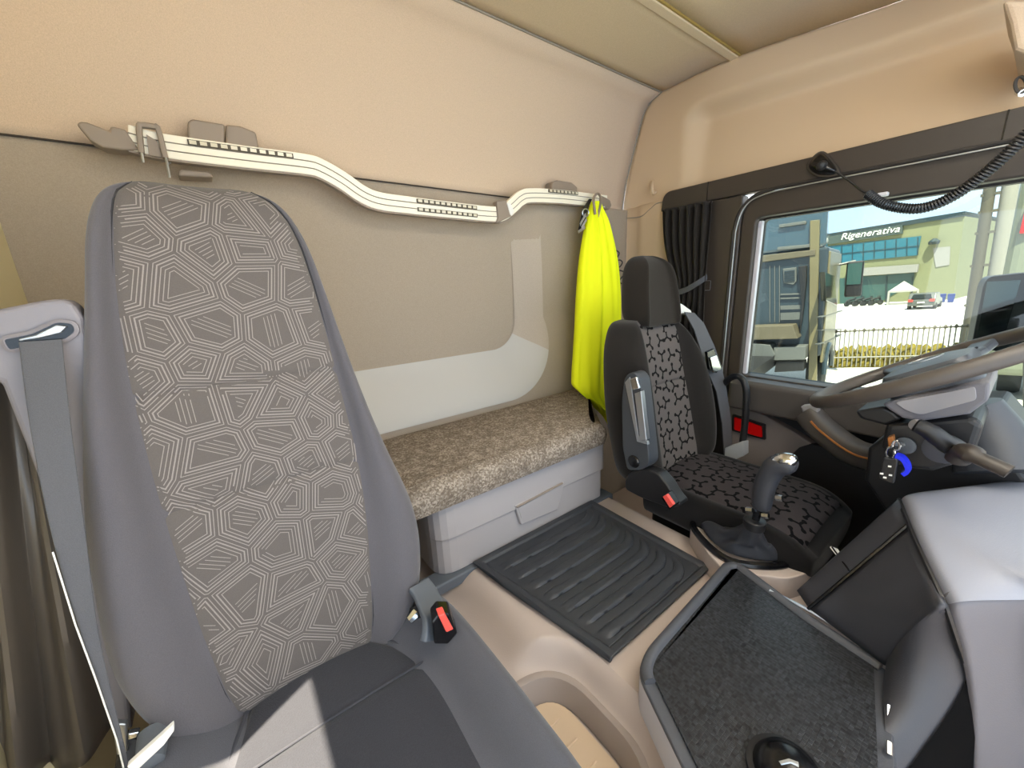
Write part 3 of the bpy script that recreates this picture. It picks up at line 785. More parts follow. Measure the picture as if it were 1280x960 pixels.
def pan(a, b):
    y = .742 + (.14 - .742) * b; t = (.765 - y) / (.765 - .13); e = max(0, (t - .78) / .22)
    x0, x1 = IL(y) + .004, IR(y) - .004; k_ = 2 * a - 1
    return (x0 + (x1 - x0) * a, y, -.728 - .09 * e * e + .009 * (1 - k_ * k_) + .006 - .004 * exp(-((y - .612) / .006) ** 2) - .006 * sst(.9, 1, abs(k_)))
v, f = g_grid(pan, ls(0, 1, 30), ls(0, 1, 90))
pn = obj('cushion_panel', v, f, 'seat_pan', cs, solid=.01)
# the sewn lines of the cushion
def cush_line(xy, dz=.003): return [Vector((x, y, -.722 + dz)) for x, y in xy]
obj('seam', *g_tube(cush_line([(IR(y), y) for y in ls(.75, .2, 30)], .0005), .0035, 6), 'stitch_soft', cs)
obj('seam', *g_tube(cush_line([(IL(y), y) for y in ls(.74, .2, 30)], .0005), .0035, 6), 'stitch_soft', cs)
obj('seam', *g_tube([Vector((x, .612, -.7195 + .005 * (1 - ((x - .03) / .18) ** 2))) for x in ls(-.15, .21, 12)], .0022, 6), 'stitch_soft', cs)
base = Geo().add(g_box((-.20, .18, -1.27), (.25, .72, -.89)))
base.make('seat_base', 'black_pl', ps, sm=False, bev=.03)
# recliner bracket and buckle on the inner side
br = catmull([on(524, 732, y=.70), on(533, 745, y=.67), on(542, 770, y=.62), on(538, 800, y=.60)], 5)
obj('recliner_bracket', *g_sweep(rrect(.05, .016, .005), br, (1, .5, 0)), 'step_grey', ps)
obj('bracket_bolt', *g_tube([on(512, 775, y=.69), on(521, 765, y=.69), on(527, 758, y=.69)], [.010, .013, .008], 8), 'chrome', ps)
obj('recliner_core', *g_hex([on(505, 795, y=.70), on(540, 800, y=.66), on(545, 800, y=.75), on(505, 795, y=.78), on(512, 760, y=.70), on(536, 752, y=.66), on(540, 752, y=.75), on(515, 756, y=.78)]), 'black_pl', ps, sm=False)
bu = obj('belt_buckle', *g_prism([on(a, b, y=.575) for a, b in [(540, 778), (548, 768), (563, 768), (572, 792), (560, 806), (543, 806)]], (.012, .035, 0)), 'black_gloss', ps, sm=False, bev=.004)
rb = obj('release_button', *g_prism([on(a, b, y=.570) for a, b in [(548, 770), (556, 767), (567, 787), (558, 791)]], (.004, .02, 0)), 'buckle_red', bu, sm=False, bev=.002); rb['label'] = 'red release button'
# belt tower at the outer shoulder, its slot and the webbing
def tw(px, y): return [on(a, b, y=y) for a, b in px]
tpx = [(-60, 398), (0, 386), (50, 376), (76, 373), (92, 380), (104, 398), (112, 440), (125, 560), (150, 760), (165, 915), (135, 900), (100, 742), (40, 580), (0, 478), (-60, 400 + 60)]
towr = obj('belt_tower', *g_prism(tw(tpx, .845), (0, .045, 0)), 'tower', ps, sm=False, bev=.012)
slot = round_poly([(4, 424), (40, 417), (72, 402), (92, 404), (96, 414), (84, 424), (50, 430), (12, 438)], 6, 4)
obj('slot_rim', *g_tube([on(p.x, p.y, y=.842) for p in slot], .0045, 6, closed=True), 'tower', towr)
obj('belt_slot', *g_prism([on(p.x, p.y, y=.838) for p in slot], (0, .012, 0)), 'black_gloss', towr, sm=False)
obj('belt_guide', *g_prism([on(a, b, y=.834) for a, b in [(22, 424), (44, 419), (70, 406), (84, 408), (76, 416), (52, 422), (24, 427)]], (0, .008, 0)), 'steel', towr, sm=False, bev=.002)
def mid(a, b, y): return on((a[0] + b[0]) / 2, (a[1] + b[1]) / 2, y=y)
WB = [((20, 428), (80, 424), .828), ((31, 520), (88, 512), .79), ((48, 610), (100, 602), .755), ((66, 690), (112, 690), .735), ((94, 780), (120, 775), .72), ((120, 850), (135, 848), .71), ((146, 925), (154, 925), .70), ((158, 975), (166, 975), .69)]
v, f = [], []
for a, b, y in WB:
    p, q = on(*a, y=y), on(*b, y=y); 
    v += [p, q, q + Vector((0, .003, 0)), p + Vector((0, .003, 0))]
for i in range(len(WB) - 1):
    for k in range(4): f.append((i * 4 + k, i * 4 + (k + 1) % 4, i * 4 + 4 + (k + 1) % 4, i * 4 + 4 + k))
obj('belt_webbing', v, f, 'web', ps, sub=2)
obj('belt_lit_edge', *g_tube([on(*a, y=y - .002) for a, b, y in WB[3:]], .0010, 6), 'white', ps)  # white line paints the sunlit edge of the webbing
for px, y, m_, n_ in (([(140, 905), (158, 905), (160, 940), (146, 945)], .715, 'steel', 'anchor_plate'), ([(160, 918), (175, 915), (172, 922), (160, 926)], .71, 'chrome', 'anchor_bolt'), ([(158, 960), (200, 922), (217, 906), (218, 914), (205, 932), (170, 965)], .66, 'white', 'lit_edge_strip')):  # the white strip paints a sunlit edge beside the belt anchor
    obj(n_, *g_prism(tw(px, y), (0, .010, 0)), m_, ps, sm=False, bev=.002)
obj('adjuster_knob', *g_lathe([(.001, 0), (.016, .004), (.018, .02), (.018, .05)], on(188, 958, y=.66), (0, 1, .2), 20), 'step_grey', ps)
obj('hinge_housing', *g_hex([on(140, 985, y=.70), on(250, 985, y=.66), on(250, 985, y=.80), on(140, 985, y=.80), on(150, 915, y=.735), on(235, 930, y=.70), on(240, 925, y=.80), on(150, 910, y=.80)]), 'black_pl', ps, sm=False, bev=.01)

# ---- satin curtain drawn back at the passenger's pillar
def sat(a, b):
    top = on(-140 + 190 * a, 400 + 45 * a, y=.925); bot = on(-160 + 305 * a, 965 - 45 * sst(.75, 1, a), y=.925)
    p = top * (1 - b) + bot * b
    return (p.x, .925 + .020 * sin(26 * a + 1.2 * b) + .008 * sin(47 * a), p.z)
v, f = g_grid(sat, ls(0, 1, 90), ls(0, 1, 30))
tag(obj('side_curtain', v, f, 'satin', solid=.004), 'black satin curtain hanging behind the near seat belt', 'curtain')

# ---- driver seat
DT = [(-.735, 1.13, 1.47, 1.175, 1.455, .8, .03), (-.70, 1.085, 1.53, 1.176, 1.462, 1, 0), (-.60, 1.070, 1.555, 1.182, 1.461, 1, 0), (-.45, 1.065, 1.560, 1.180, 1.450, 1, 0), (-.33, 1.085, 1.535, 1.176, 1.436, 1, 0), (-.25, 1.105, 1.505, 1.180, 1.432, 1, 0), (-.19, 1.135, 1.475, 1.188, 1.430, .95, .004), (-.155, 1.150, 1.448, 1.195, 1.425, .8, .014), (-.135, 1.19, 1.41, 1.205, 1.40, .6, .03)]
SEAMS = [-.38]
yd = lambda z: .72 + .2 * (z + .72)
ds = thing('driver_seat', 'far driver seat in black plush with dark three-armed figures and a headrest', 'seat', (1.32, .7, -1.25))
body, patch, ip = seat_back(DT, .15, .075, .010, [-.735, -.715, -.68, -.62, -.54, -.46, -.38, -.30, -.24, -.20, -.17, -.15, -.135], yd, (-.725, -.140))
obj('backrest', body[0], body[1], 'drv_side', ds, sub=2)
ins = obj('patterned_panel', patch[0], patch[1], 'drv_ins', ds, uvs=patch[2], solid=.010); ins['label'] = 'grey plush panel with dark three-armed figures'
HT = [(-.165, 1.222, 1.425, 1.225, 1.405, .75, .0), (-.14, 1.212, 1.436, 1.235, 1.41, 1, 0), (-.06, 1.222, 1.442, 1.245, 1.41, 1, 0), (.02, 1.243, 1.436, 1.262, 1.405, 1, 0), (.06, 1.260, 1.422, 1.28, 1.395, .9, .006), (.085, 1.280, 1.40, 1.295, 1.38, .65, .025), (.095, 1.305, 1.370, 1.31, 1.355, .35, .045)]
SEAMS = []
body, _, _ = seat_back(HT, .125, .016, .004, [-.165, -.155, -.13, -.09, -.04, .01, .04, .062, .078, .089, .095], lambda z: yd(z) - .012, (-.1, 0))
obj('headrest', body[0], body[1], 'drv_head', ds, sub=2)
dl, dr = (lambda y: 1.205), (lambda y: 1.505)
cu = cushion(1.145, 1.565, .77, .235, -.715, .15, .012, dl, dr, .012, .05)
cs = obj('seat_cushion', cu[0], cu[1], 'drv_black', ds, sub=2)
def cp(a, b):
    y = .735 + (.262 - .735) * b; t = (.77 - y) / (.77 - .235)
    e = max(0, (t - .78) / .22); drop = .05 * e * e
    x0, x1 = 1.163 + .02 * e * e, 1.540 - .03 * e * e; x = x0 + (x1 - x0) * a
    edge = .010 * sst(.86, 1, abs(2 * a - 1))
    return (x, y, -.715 - drop + .018 * (1 - (2 * a - 1) ** 2) + .010 - edge)
v, f, uv = g_grid(cp, ls(0, 1, 30), ls(0, 1, 40), lambda a, b: (cp(a, b)[0], cp(a, b)[1]))
pc = obj('patterned_cover', v, f, 'drv_cush', cs, uvs=uv, solid=.014); pc['label'] = 'dark plush cover with black three-armed figures'
Geo().add(g_box((1.27, .30, -1.28), (1.53, .80, -.86))).make('seat_base', 'black_pl', ds, sm=False, bev=.02)
def spoly(px, x, d, name, mat, parent, bev=.004):
    return obj(name, *g_prism([on(a, b, x=x) for a, b in px], (d, 0, 0)), mat, parent, sm=False, bev=bev)
rc = [(781, 612), (781, 598), (788, 590), (805, 586), (822, 592), (834, 606), (842, 620), (852, 632), (838, 636), (800, 622)]
spoly([(p.x, p.y) for p in round_poly(rc, 5, 3)], 1.045, .05, 'recliner_cover', 'black_pl', ds, .006)
ar = spoly([(p.x, p.y) for p in round_poly([(777, 500), (780, 474), (786, 466), (793, 466), (800, 474), (803, 500), (811, 570), (811, 582), (802, 588), (784, 588), (778, 560)], 5, 3)], 1.03, .055, 'arm_rest', 'arm', ds, .006)
spoly([(781, 478), (787, 471), (798, 545), (809, 552), (810, 556), (796, 552)], 1.026, .01, 'arm_rest_seam', 'steel', ar, .001)
spoly([(793, 492), (801, 489), (808, 550), (800, 552)], 1.022, .02, 'metal_strip', 'steel', ar, .002)
spoly([(787, 474), (795, 471), (799, 486), (790, 488)], 1.022, .02, 'arm_rest_button', 'chrome', ar, .003)
obj('pivot_cap', *g_lathe([(.001, .006), (.018, .004), (.022, 0), (.022, -.01)], on(792, 577, x=1.028), (-1, 0, 0), 20), 'black_gloss', ar)
bu = spoly([(826, 622), (834, 616), (844, 632), (836, 638)], 1.02, .03, 'belt_buckle', 'black_gloss', ds)
rb = spoly([(828, 621), (833, 618), (842, 631), (837, 635)], 1.012, .012, 'release_button', 'buckle_red', bu, .002); rb['label'] = 'red release button'
gd = obj('belt_guide', *g_prism([on(a, b, y=.90) for a, b in [(848, 378), (853, 380), (864, 388), (866, 394), (852, 392), (848, 392)]], (0, .05, 0)), 'white', ds, sm=False, bev=.004); gd['label'] = 'white shoulder belt guide'
bp_ = [((856, 390), (868, 391), .885), ((868, 412), (880, 404), .85), ((877, 440), (893, 432), .82), ((884, 462), (902, 458), .80), ((896, 490), (908, 485), .78), ((903, 530), (914, 525), .765), ((906, 575), (916, 572), .75)]
v, f = [], []
for a, b, y in bp_:
    p, q = on(*a, y=y), on(*b, y=y); v += [p, q, q + Vector((0, .004, 0)), p + Vector((0, .004, 0))]
for i in range(len(bp_) - 1):
    for k in range(4): f.append((i * 4 + k, i * 4 + (k + 1) % 4, i * 4 + 4 + (k + 1) % 4, i * 4 + 4 + k))
obj('belt_webbing', v, f, 'web', ds)
tg = obj('belt_tongue', *g_prism([on(a, b, y=.775) for a, b in [(884, 440), (893, 436), (896, 448), (903, 458), (896, 466), (887, 462)]], (0, .012, 0)), 'black_gloss', ds, sm=False, bev=.002)
obj('tongue_plate', *g_prism([on(a, b, y=.770) for a, b in [(888, 447), (896, 444), (902, 462), (892, 466)]], (0, .006, 0)), 'chrome', tg, sm=False, bev=.001)
obj('seat_lever', *g_tube(catmull([on(1012, 690, x=1.33), on(1022, 688, x=1.30), on(1030, 680, x=1.30)], 4), .012, 8, squash=.5), 'step_grey', ds)

# ---- curtain by the driver's door
def dc(a, b):
    z = .345 - .95 * b
    tie = exp(-((b - .40) / .16) ** 2)
    ya, yb_ = 1.215 - .06 * tie - .06 * b, .965 - .02 * b
    y = ya + (yb_ - ya) * a
    amp = .016 * (1 - .35 * tie)
    return (1.895 + amp * sin(2 * pi * 6.5 * a + .7 * sin(3 * b)) - .012 * tie, y, z)
v, f = g_grid(dc, ls(0, 1, 120), ls(0, 1, 50))
dcu = thing('window_curtain', 'black pleated curtain tied back behind the driver seat', 'curtain', (1.9, 1.1, -.6))
obj('cloth', v, f, 'curtain', dcu, solid=.003)
obj('tie_strap', *g_strip(catmull([on(846, 366, x=1.87), on(858, 362, x=1.862), on(872, 354, x=1.865), on(884, 346, x=1.885)], 4), [Vector((0, .15, 1))] * 13, .026, .004), 'web_dark', dcu)
obj('curtain_track', *g_box((1.90, .975, .338), (1.924, 1.21, .351)), 'black_pl', dcu, sm=False, bev=.003)

# ---- grab handle by the door
gh = thing('grab_handle', 'black tube grab handle with a steel foot beside the driver seat', 'handle', on(918, 575, x=1.75))
obj('tube', *g_tube(catmull([on(905, 480, x=1.80), on(913, 472, x=1.76), on(924, 471, x=1.74), on(931, 480, x=1.73), on(933, 500, x=1.73), on(930, 540, x=1.73), on(926, 566, x=1.73)], 5), .014, 10), 'black_pl', gh)
obj('foot_bracket', *g_hex([on(905, 580, x=1.66), on(930, 570, x=1.66), on(936, 566, x=1.74), on(912, 576, x=1.74), on(906, 560, x=1.66), on(929, 551, x=1.66), on(936, 550, x=1.74), on(914, 556, x=1.74)]), 'bracket', gh, sm=False, bev=.004)
# ================================================================== centre tray on the tunnel
tz = -.80
def tp(a, b, z=tz): p = on(a, b, z=z); return Vector((p.x, p.y))
to = round_poly([tp(797, 838), tp(806, 812), tp(903, 704), tp(922, 702), tp(1010, 768), tp(1112, 836), tp(1130, 1060), tp(905, 1060)], [.03, .05, .012, .012, 0, 0, 0, 0], 5)
ti = round_poly([tp(824, 822), tp(906, 722), tp(1000, 772), tp(1108, 840), tp(1120, 1060), tp(955, 1060)], [.03, .01, 0, 0, 0, 0], 5)
tray = thing('console_tray', 'dark tray with a finely dimpled mat on the tunnel, nearest the dash', 'tray', (.8, .2, -.87))
def ring2(a, b, z0, z1, n=60):
    def res(p):
        P = [Vector(q) for q in p] + [Vector(p[0])]; L = [0]
        for i in range(len(P) - 1): L.append(L[-1] + (P[i + 1] - P[i]).length)
        out = []; j = 0
        for k in range(n):
            s = L[-1] * k / n
            while L[j + 1] < s: j += 1
            t = (s - L[j]) / max(1e-9, L[j + 1] - L[j]); out.append(P[j].lerp(P[j + 1], t))
        return out
    return res(a), res(b)
base = Geo().add(g_prism([(p.x, p.y, -.815) for p in to], (0, 0, -.075)))
pb = base.make('tray_body', 'pale_side', tray, sm=False)
pb['label'] = 'pale grey side of the tray'
fr = [to, [Vector((p.x, p.y)) for p in to]]
def shrink(poly, d):
    out = []; n = len(poly)
    for i in range(n):
        t = (poly[(i + 1) % n] - poly[i - 1]).normalized(); out.append(poly[i] + Vector((t.y, -t.x)) * d)
    return out
ar_ = sum(to[i - 1].x * to[i].y - to[i].x * to[i - 1].y for i in range(len(to)))
sg = -1 if ar_ > 0 else 1
frame_path = [(p.x, p.y, -.800) for p in shrink(to, sg * .014)]
obj('tray_floor', *g_prism([(p.x, p.y, -.806) for p in to], (0, 0, -.012)), 'dash_frame', tray, sm=False, bev=.004)
obj('tray_rim', *g_tube(frame_path[:-2] , .012, 10, squash=.8), 'dash_frame', tray)
obj('dimpled_mat', *g_prism([(p.x, p.y, -.800) for p in shrink(to, sg * .026)], (0, 0, -.008)), 'hex', tray, sm=False)
obj('chrome_strip', *g_tube([on(962, 738, z=-.795), on(1010, 762, z=-.795), on(1080, 804, z=-.795)], .004, 6), 'steel', tray)
obj('side_step', *g_hex([on(812, 862, z=-.86), on(836, 910, z=-.86), on(848, 905, z=-.86), on(822, 858, z=-.86), on(808, 846, z=-.815), on(835, 900, z=-.815), on(846, 896, z=-.815), on(818, 842, z=-.815)]), 'dash_frame', tray, sm=False)
kn = thing('round_knob', 'black domed knob at the near end of the dimpled tray', 'knob', on(985, 972, z=-.80))
obj('dome', *g_lathe([(.052, 0), (.050, .012), (.040, .030), (.022, .040), (.001, .042)], on(985, 972, z=-.798), (0, 0, 1), 24), 'black_gloss', kn)
obj('collar', *g_lathe([(.060, 0), (.060, .008), (.050, .010)], on(985, 972, z=-.799), (0, 0, 1), 24), 'black_pl', kn)
obj('marker', *g_tube([on(975, 955, z=-.760), on(987, 952, z=-.758), on(998, 956, z=-.757)], .004, 6), 'steel', kn)

# ---------------------------------------------------------------- gear lever
cpoly = [on(a, b, z=-.800) for a, b in [(862, 652), (880, 646), (955, 668), (1012, 700), (1020, 712), (985, 722), (905, 712), (885, 690)]]
gl_ = thing('gear_lever', 'black gear lever with a chrome-capped knob and soft gaiter beside the driver seat', 'gear lever', on(930, 690, z=-.84))
gp = round_poly([Vector((p.x, p.y)) for p in cpoly], .02, 3)
obj('console_plate', *g_prism([(p.x, p.y, -.803) for p in gp], (0, 0, -.08)), 'tunnel', gl_, sm=False, bev=.004)
fpx = [(866, 657), (878, 653), (905, 660), (960, 676), (986, 690), (988, 703), (960, 708), (915, 702), (885, 682)]
fpath = catmull([on(a, b, z=-.797) for a, b in fpx], 5, closed=True)
obj('gaiter_frame', *g_tube(fpath, .011, 8, closed=True), 'black_gloss', gl_)
neck = on(943, 655, x=1.085)
N = 54
inner_p = catmull([on(a, b, z=-.799) for a, b in [(873, 660), (880, 657), (905, 663), (958, 679), (980, 692), (982, 701), (958, 704), (917, 698), (890, 680)]], 6, closed=True)
rings = []
for k_ in range(18):
    t = k_ / 17; r = []
    c = (sum((p for p in inner_p), Vector()) / len(inner_p)).lerp(neck, t)
    for i, p in enumerate(inner_p):
        q = p.lerp(neck, 0); d = (p - sum((s for s in inner_p), Vector()) / len(inner_p))
        ang = 2 * pi * i / len(inner_p)
        sh = (1 - t) ** 1.6 * 1.0
        rr = d * sh + Vector((cos(ang), sin(ang), 0)) * 0
        wob = 1 + .12 * sin(5 * ang + 5 * t) * sin(pi * t) + .08 * sin(9 * ang - 4 * t) * sin(pi * t)
        dirn = Vector((d.x, d.y, 0)).normalized()
        zz = -.799 + (neck.z + .799) * (t ** 1.15) + .020 * sin(pi * min(1, t * 2.2)) * (1 + .6 * sin(4 * ang + 1)) * (1 - t)
        r.append(Vector((c.x, c.y, zz)) + rr * wob + dirn * .024 * t)
    rings.append(r)
obj('gaiter', *g_loft(rings), 'leather', gl_, sub=1)
nx = Vector((1.085, neck.y, neck.z))
obj('gaiter_collar', *g_lathe([(.026, -.012), (.028, 0), (.028, .012), (.022, .016)], nx, (0, 0, 1), 16), 'black_pl', gl_)
obj('shaft', *g_tube([nx, on(947, 640, x=1.085), on(950, 628, x=1.085)], .010, 8), 'black_gloss', gl_)
for px in ((937, 636), (957, 643), (974, 621)):
    obj('shaft_clip', *g_tube([on(px[0] - 4, px[1] + 1, x=1.07), on(px[0] + 4, px[1] + 2, x=1.07)], .008, 6), 'chrome', gl_)
kp = catmull([on(952, 636, x=1.085), on(953, 622, x=1.085), on(957, 605, x=1.085), on(963, 592, x=1.085), on(972, 582, x=1.085), on(986, 581, x=1.085), on(996, 584, x=1.085)], 5)
kr = [interp([(0, .018), (.08, .024), (.3, .026), (.5, .027), (.72, .028), (.9, .024), (1, .012)], i / (len(kp) - 1))[0] for i in range(len(kp))]
obj('grip', *g_tube(kp, kr, 14), 'leather', gl_)
cap = [p + Vector((-.004, 0, .012)) for p in kp[-13:]]
obj('chrome_cap', *g_tube(cap, [.010, .016, .019, .020, .0205, .021, .021, .0205, .020, .019, .017, .013, .008], 12), 'chrome', gl_)

# ================================================================== dash
dash = thing('dashboard', 'grey moulded dash wrapping round to the steering wheel', 'dashboard', (1.2, 0, -.9))
A, C, D, B = on(1128, 613, z=-.485), on(1194, 754, z=-.535), on(1300, 751, z=-.535), on(1285, 591, z=-.485)
E0, E1 = on(1152, 650, z=-.505), on(1300, 732, z=-.505)
Bx = B + (B - A) * .8; 
Cp, Ap = on(1180, 752, z=-.552), on(1122, 624, z=-.515)
Bl, Br, R_, Q = on(1000, 738, z=-.79), on(1106, 832, z=-.79), on(1110, 975, z=-.84), on(1208, 985, z=-.90)
K, L1 = on(1217, 850, z=-.70), on(1300, 985, z=-.90)
def dz_(px, py, z): return on(px, py, z=z)
rows = [  # gap, edge, shoulder, middle, far end
    [dz_(1124, 634, -.56), dz_(1126, 628, -.545), dz_(1150, 622, -.545), dz_(1210, 612, -.545), dz_(1310, 600, -.545)],
    [dz_(1125, 626, -.525), dz_(1127, 616, -.500), dz_(1146, 611, -.487), dz_(1210, 603, -.485), dz_(1310, 588, -.485)],
    [dz_(1128, 633, -.525), dz_(1134, 626, -.500), dz_(1152, 622, -.489), dz_(1212, 630, -.487), dz_(1310, 622, -.487)],
    [dz_(1139, 662, -.530), dz_(1146, 652, -.508), dz_(1162, 646, -.500), dz_(1215, 678, -.498), dz_(1310, 722, -.498)],
    [dz_(1143, 672, -.532), dz_(1150, 663, -.511), dz_(1168, 660, -.505), dz_(1222, 696, -.505), dz_(1310, 738, -.505)],
    [dz_(1176, 744, -.558), dz_(1186, 738, -.538), dz_(1204, 736, -.533), dz_(1240, 738, -.531), dz_(1310, 742, -.530)],
    [dz_(1183, 757, -.566), dz_(1193, 753, -.546), dz_(1209, 751, -.540), dz_(1242, 750, -.538), dz_(1310, 750, -.538)],
    [dz_(1188, 772, -.585), dz_(1197, 768, -.566), dz_(1212, 764, -.560), dz_(1244, 761, -.556), dz_(1310, 759, -.552)],
    [dz_(1214, 850, -.712), dz_(1221, 846, -.695), dz_(1232, 842, -.69), dz_(1256, 840, -.685), dz_(1310, 838, -.68)],
    [dz_(1215, 990, -.915), dz_(1222, 990, -.905), dz_(1234, 990, -.90), dz_(1260, 990, -.895), dz_(1310, 990, -.89)]]
def panel(name, rr, mat, par=None, sub=2, solid=.02):
    n = len(rr[0]); v = [p for r in rr for p in r]
    f = [(j * n + i, j * n + i + 1, (j + 1) * n + i + 1, (j + 1) * n + i) for j in range(len(rr) - 1) for i in range(n - 1)]
    return obj(name, v, f, mat, par or dash, sub=sub)
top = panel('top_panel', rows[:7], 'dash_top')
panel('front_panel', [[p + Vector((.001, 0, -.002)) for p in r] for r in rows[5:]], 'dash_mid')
obj('nose_gap', *g_tube([r[0] + Vector((-.001, .002, .003)) for r in rows[1:10]], .0045, 6), 'black_pl', dash)
def patch4(p00, p10, p11, p01, bulge, n=14):
    nrm = (p10 - p00).cross(p01 - p00).normalized()
    if nrm.dot(p00) > 0: nrm = -nrm
    def fn(a, b):
        p = p00.lerp(p10, a).lerp(p01.lerp(p11, a), b)
        return p + nrm * (bulge * (1 - (2 * a - 1) ** 2) * (1 - (2 * b - 1) ** 2))
    return g_grid(fn, ls(0, 1, n), ls(0, 1, n))
back = Vector((.15, -.20, 0))
def quad_slab(pts, name, mat, d=back, bev=.006):
    return obj(name, *g_prism(pts, d), mat, dash, sm=False, bev=bev)
m0, m1 = on(1012, 762, z=-.79), on(1138, 656, z=-.528)
sw = obj('switch_panel', *patch4(on(996, 738, z=-.79), Ap, m1, m0, .004), 'dash_dark', dash, solid=.012)
cn = obj('corner_panel', *patch4(m0 + Vector((.002, 0, 0)), m1, Cp + Vector((-.004, .004, -.004)), Br, .016), 'dash_dark', dash, solid=.01)
obj('panel_groove', *g_tube([m0 + Vector((-.001, .003, 0)), m1 + Vector((-.001, .003, 0))], .0035, 6), 'black_gloss', dash)
s0, s1 = on(1040, 684, z=-.69), on(1062, 714, z=-.66)
obj('panel_split', *g_tube([s0, s1], .002, 5), 'black_gloss', sw)
obj('chrome_mark', *g_hex([s0 + Vector((-.004, .004, 0)), s0 + Vector((.010, .004, -.004)), s0 + Vector((.010, -.01, -.004)), s0 + Vector((-.004, -.01, 0)), s0.lerp(s1, .45) + Vector((0, .005, 0)), s0.lerp(s1, .5) + Vector((.002, .005, 0)), s0.lerp(s1, .5) + Vector((0, -.01, 0)), s0.lerp(s1, .45) + Vector((0, -.01, 0))]), 'white', sw, sm=False)
rt_ = [Cp + Vector((-.002, .002, -.006)), on(1198, 795, z=-.63), on(1218, 852, z=-.715), on(1220, 920, z=-.81), on(1216, 990, z=-.91)]
lf_ = [Br + Vector((0, 0, .02)), on(1104, 862, z=-.79), on(1106, 900, z=-.80), on(1108, 940, z=-.82), on(1110, 985, z=-.84)]
L2, R2 = catmull(lf_, 9), catmull(rt_, 9); nb_ = len(L2); na_ = 30
rr = [[a_.lerp(b_, t) + Vector((-.6, .7, .2)).normalized() * (.006 * sin(pi * t)) for t in ls(0, 1, na_)] for a_, b_ in zip(L2, R2)]
v = [p for r in rr for p in r]
f = [(j * na_ + i, j * na_ + i + 1, (j + 1) * na_ + i + 1, (j + 1) * na_ + i) for j in range(nb_ - 1) for i in range(na_ - 1)]
lpan = obj('lower_panel', v, f, 'dash_dark', dash)
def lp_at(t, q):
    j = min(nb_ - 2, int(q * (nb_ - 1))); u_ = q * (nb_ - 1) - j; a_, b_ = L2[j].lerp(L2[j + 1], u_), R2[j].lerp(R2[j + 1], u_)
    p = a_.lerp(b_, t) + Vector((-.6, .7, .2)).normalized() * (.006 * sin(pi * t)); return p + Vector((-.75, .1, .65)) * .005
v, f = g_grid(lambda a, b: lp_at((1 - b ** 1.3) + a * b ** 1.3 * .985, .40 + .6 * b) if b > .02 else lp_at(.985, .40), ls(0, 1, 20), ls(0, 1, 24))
obj('shadow_patch', v, f, 'shadow_black', lpan)  # matt black sheet on the panel, painting in its dark triangular shadow
for px in ((1111, 890), (1111, 935)):
    obj('chrome_clip', *g_tube([on(px[0], px[1] - 8, z=-.79), on(px[0], px[1] + 8, z=-.80)], .005, 6), 'chrome', dash)
# closed body behind the panels, out to the windscreen
Geo().add(g_hex([(1.02, -.75, -1.2), (1.95, -.75, -1.2), (1.95, -.16, -1.2), (1.02, -.15, -1.2), (.97, -.75, -.515), (1.95, -.75, -.515), (1.95, -.15, -.515), (.97, -.135, -.515)])).make('dash_body', 'dash_mid', dash, sm=False, bev=.02)
obj('knee_panel', *g_prism([on(a, b, x=1.42) for a, b in [(1085, 560), (1112, 540), (1160, 532), (1232, 535), (1285, 600), (1285, 700), (1120, 660), (1080, 600)]], (.5, -.02, 0)), 'black_pl', dash, sm=False, bev=.01)
# side of the tunnel by the pedals
struct(Geo().add(g_hex([(1.19, -.2, -1.28), (1.25, -.2, -1.28), (1.25, .34, -1.28), (1.19, .34, -1.28), (1.17, -.2, -.88), (1.21, -.2, -.88), (1.21, .34, -.88), (1.17, .34, -.88)])).make('trim_12', 'tunnel', sm=False, bev=.01))

# ---------------------------------------------------------------- steering column and wheel
colm = thing('steering_column', 'grey steering column with stalks under the wheel', 'steering column', (1.32, .0, -.7))
def cx(px, x, d, name, mat, par=None, bev=.006): return obj(name, *g_prism([on(a, b, x=x) for a, b in px], (d, 0, 0)), mat, par or colm, sm=False, bev=bev)
sh = cx([(1102, 505), (1120, 500), (1225, 478), (1238, 478), (1236, 500), (1212, 518), (1150, 527), (1128, 523), (1112, 513)], 1.20, .24, 'column_shroud', 'dash_mid')
cx([(p.x, p.y) for p in round_poly([(1118, 503), (1219, 483), (1221, 500), (1150, 519), (1132, 513)], 5, 3)], 1.196, .02, 'shroud_cover', 'column_grey', sh, .002)
cx([(1068, 514), (1104, 508), (1118, 515), (1128, 524), (1108, 533), (1075, 524)], 1.24, .2, 'shroud_wing', 'black_pl', None, .008)
cx([(1107, 531), (1150, 527), (1212, 520), (1230, 530), (1215, 575), (1165, 590), (1120, 585), (1100, 560)], 1.22, .25, 'lower_shroud', 'black_pl', None, .012)
obj('column_boot', *g_tube([on(1214, 505, x=1.42), on(1226, 530, x=1.42), on(1240, 560, x=1.40), on(1250, 590, x=1.38)], [.05, .062, .07, .075], 16), 'column_dark', colm)
ig = obj('ignition_lock', *g_lathe([(.019, 0), (.019, .004), (.013, .006), (.001, .006)], on(1132, 557, x=1.21), (-1, .25, .1), 20), 'step_grey', colm)
st = obj('turn_stalk', *g_tube(catmull([on(1144, 531, x=1.16), on(1160, 538, x=1.16), on(1180, 552, x=1.17), on(1194, 560, x=1.19)], 4), [.013] + [.016] * 4 + [.018] * 4 + [.02] * 4, 12), 'black_pl', colm)
obj('stalk_end', *g_lathe([(.001, .006), (.010, .005), (.013, 0)], on(1144, 531, x=1.158), (-.6, .6, .3), 14), 'column_grey', st)
obj('stalk_socket', *g_lathe([(.001, 0), (.022, .002), (.030, 0), (.032, -.01)], on(1175, 562, x=1.21), (-1, .2, .1), 20), 'dash_frame', colm)
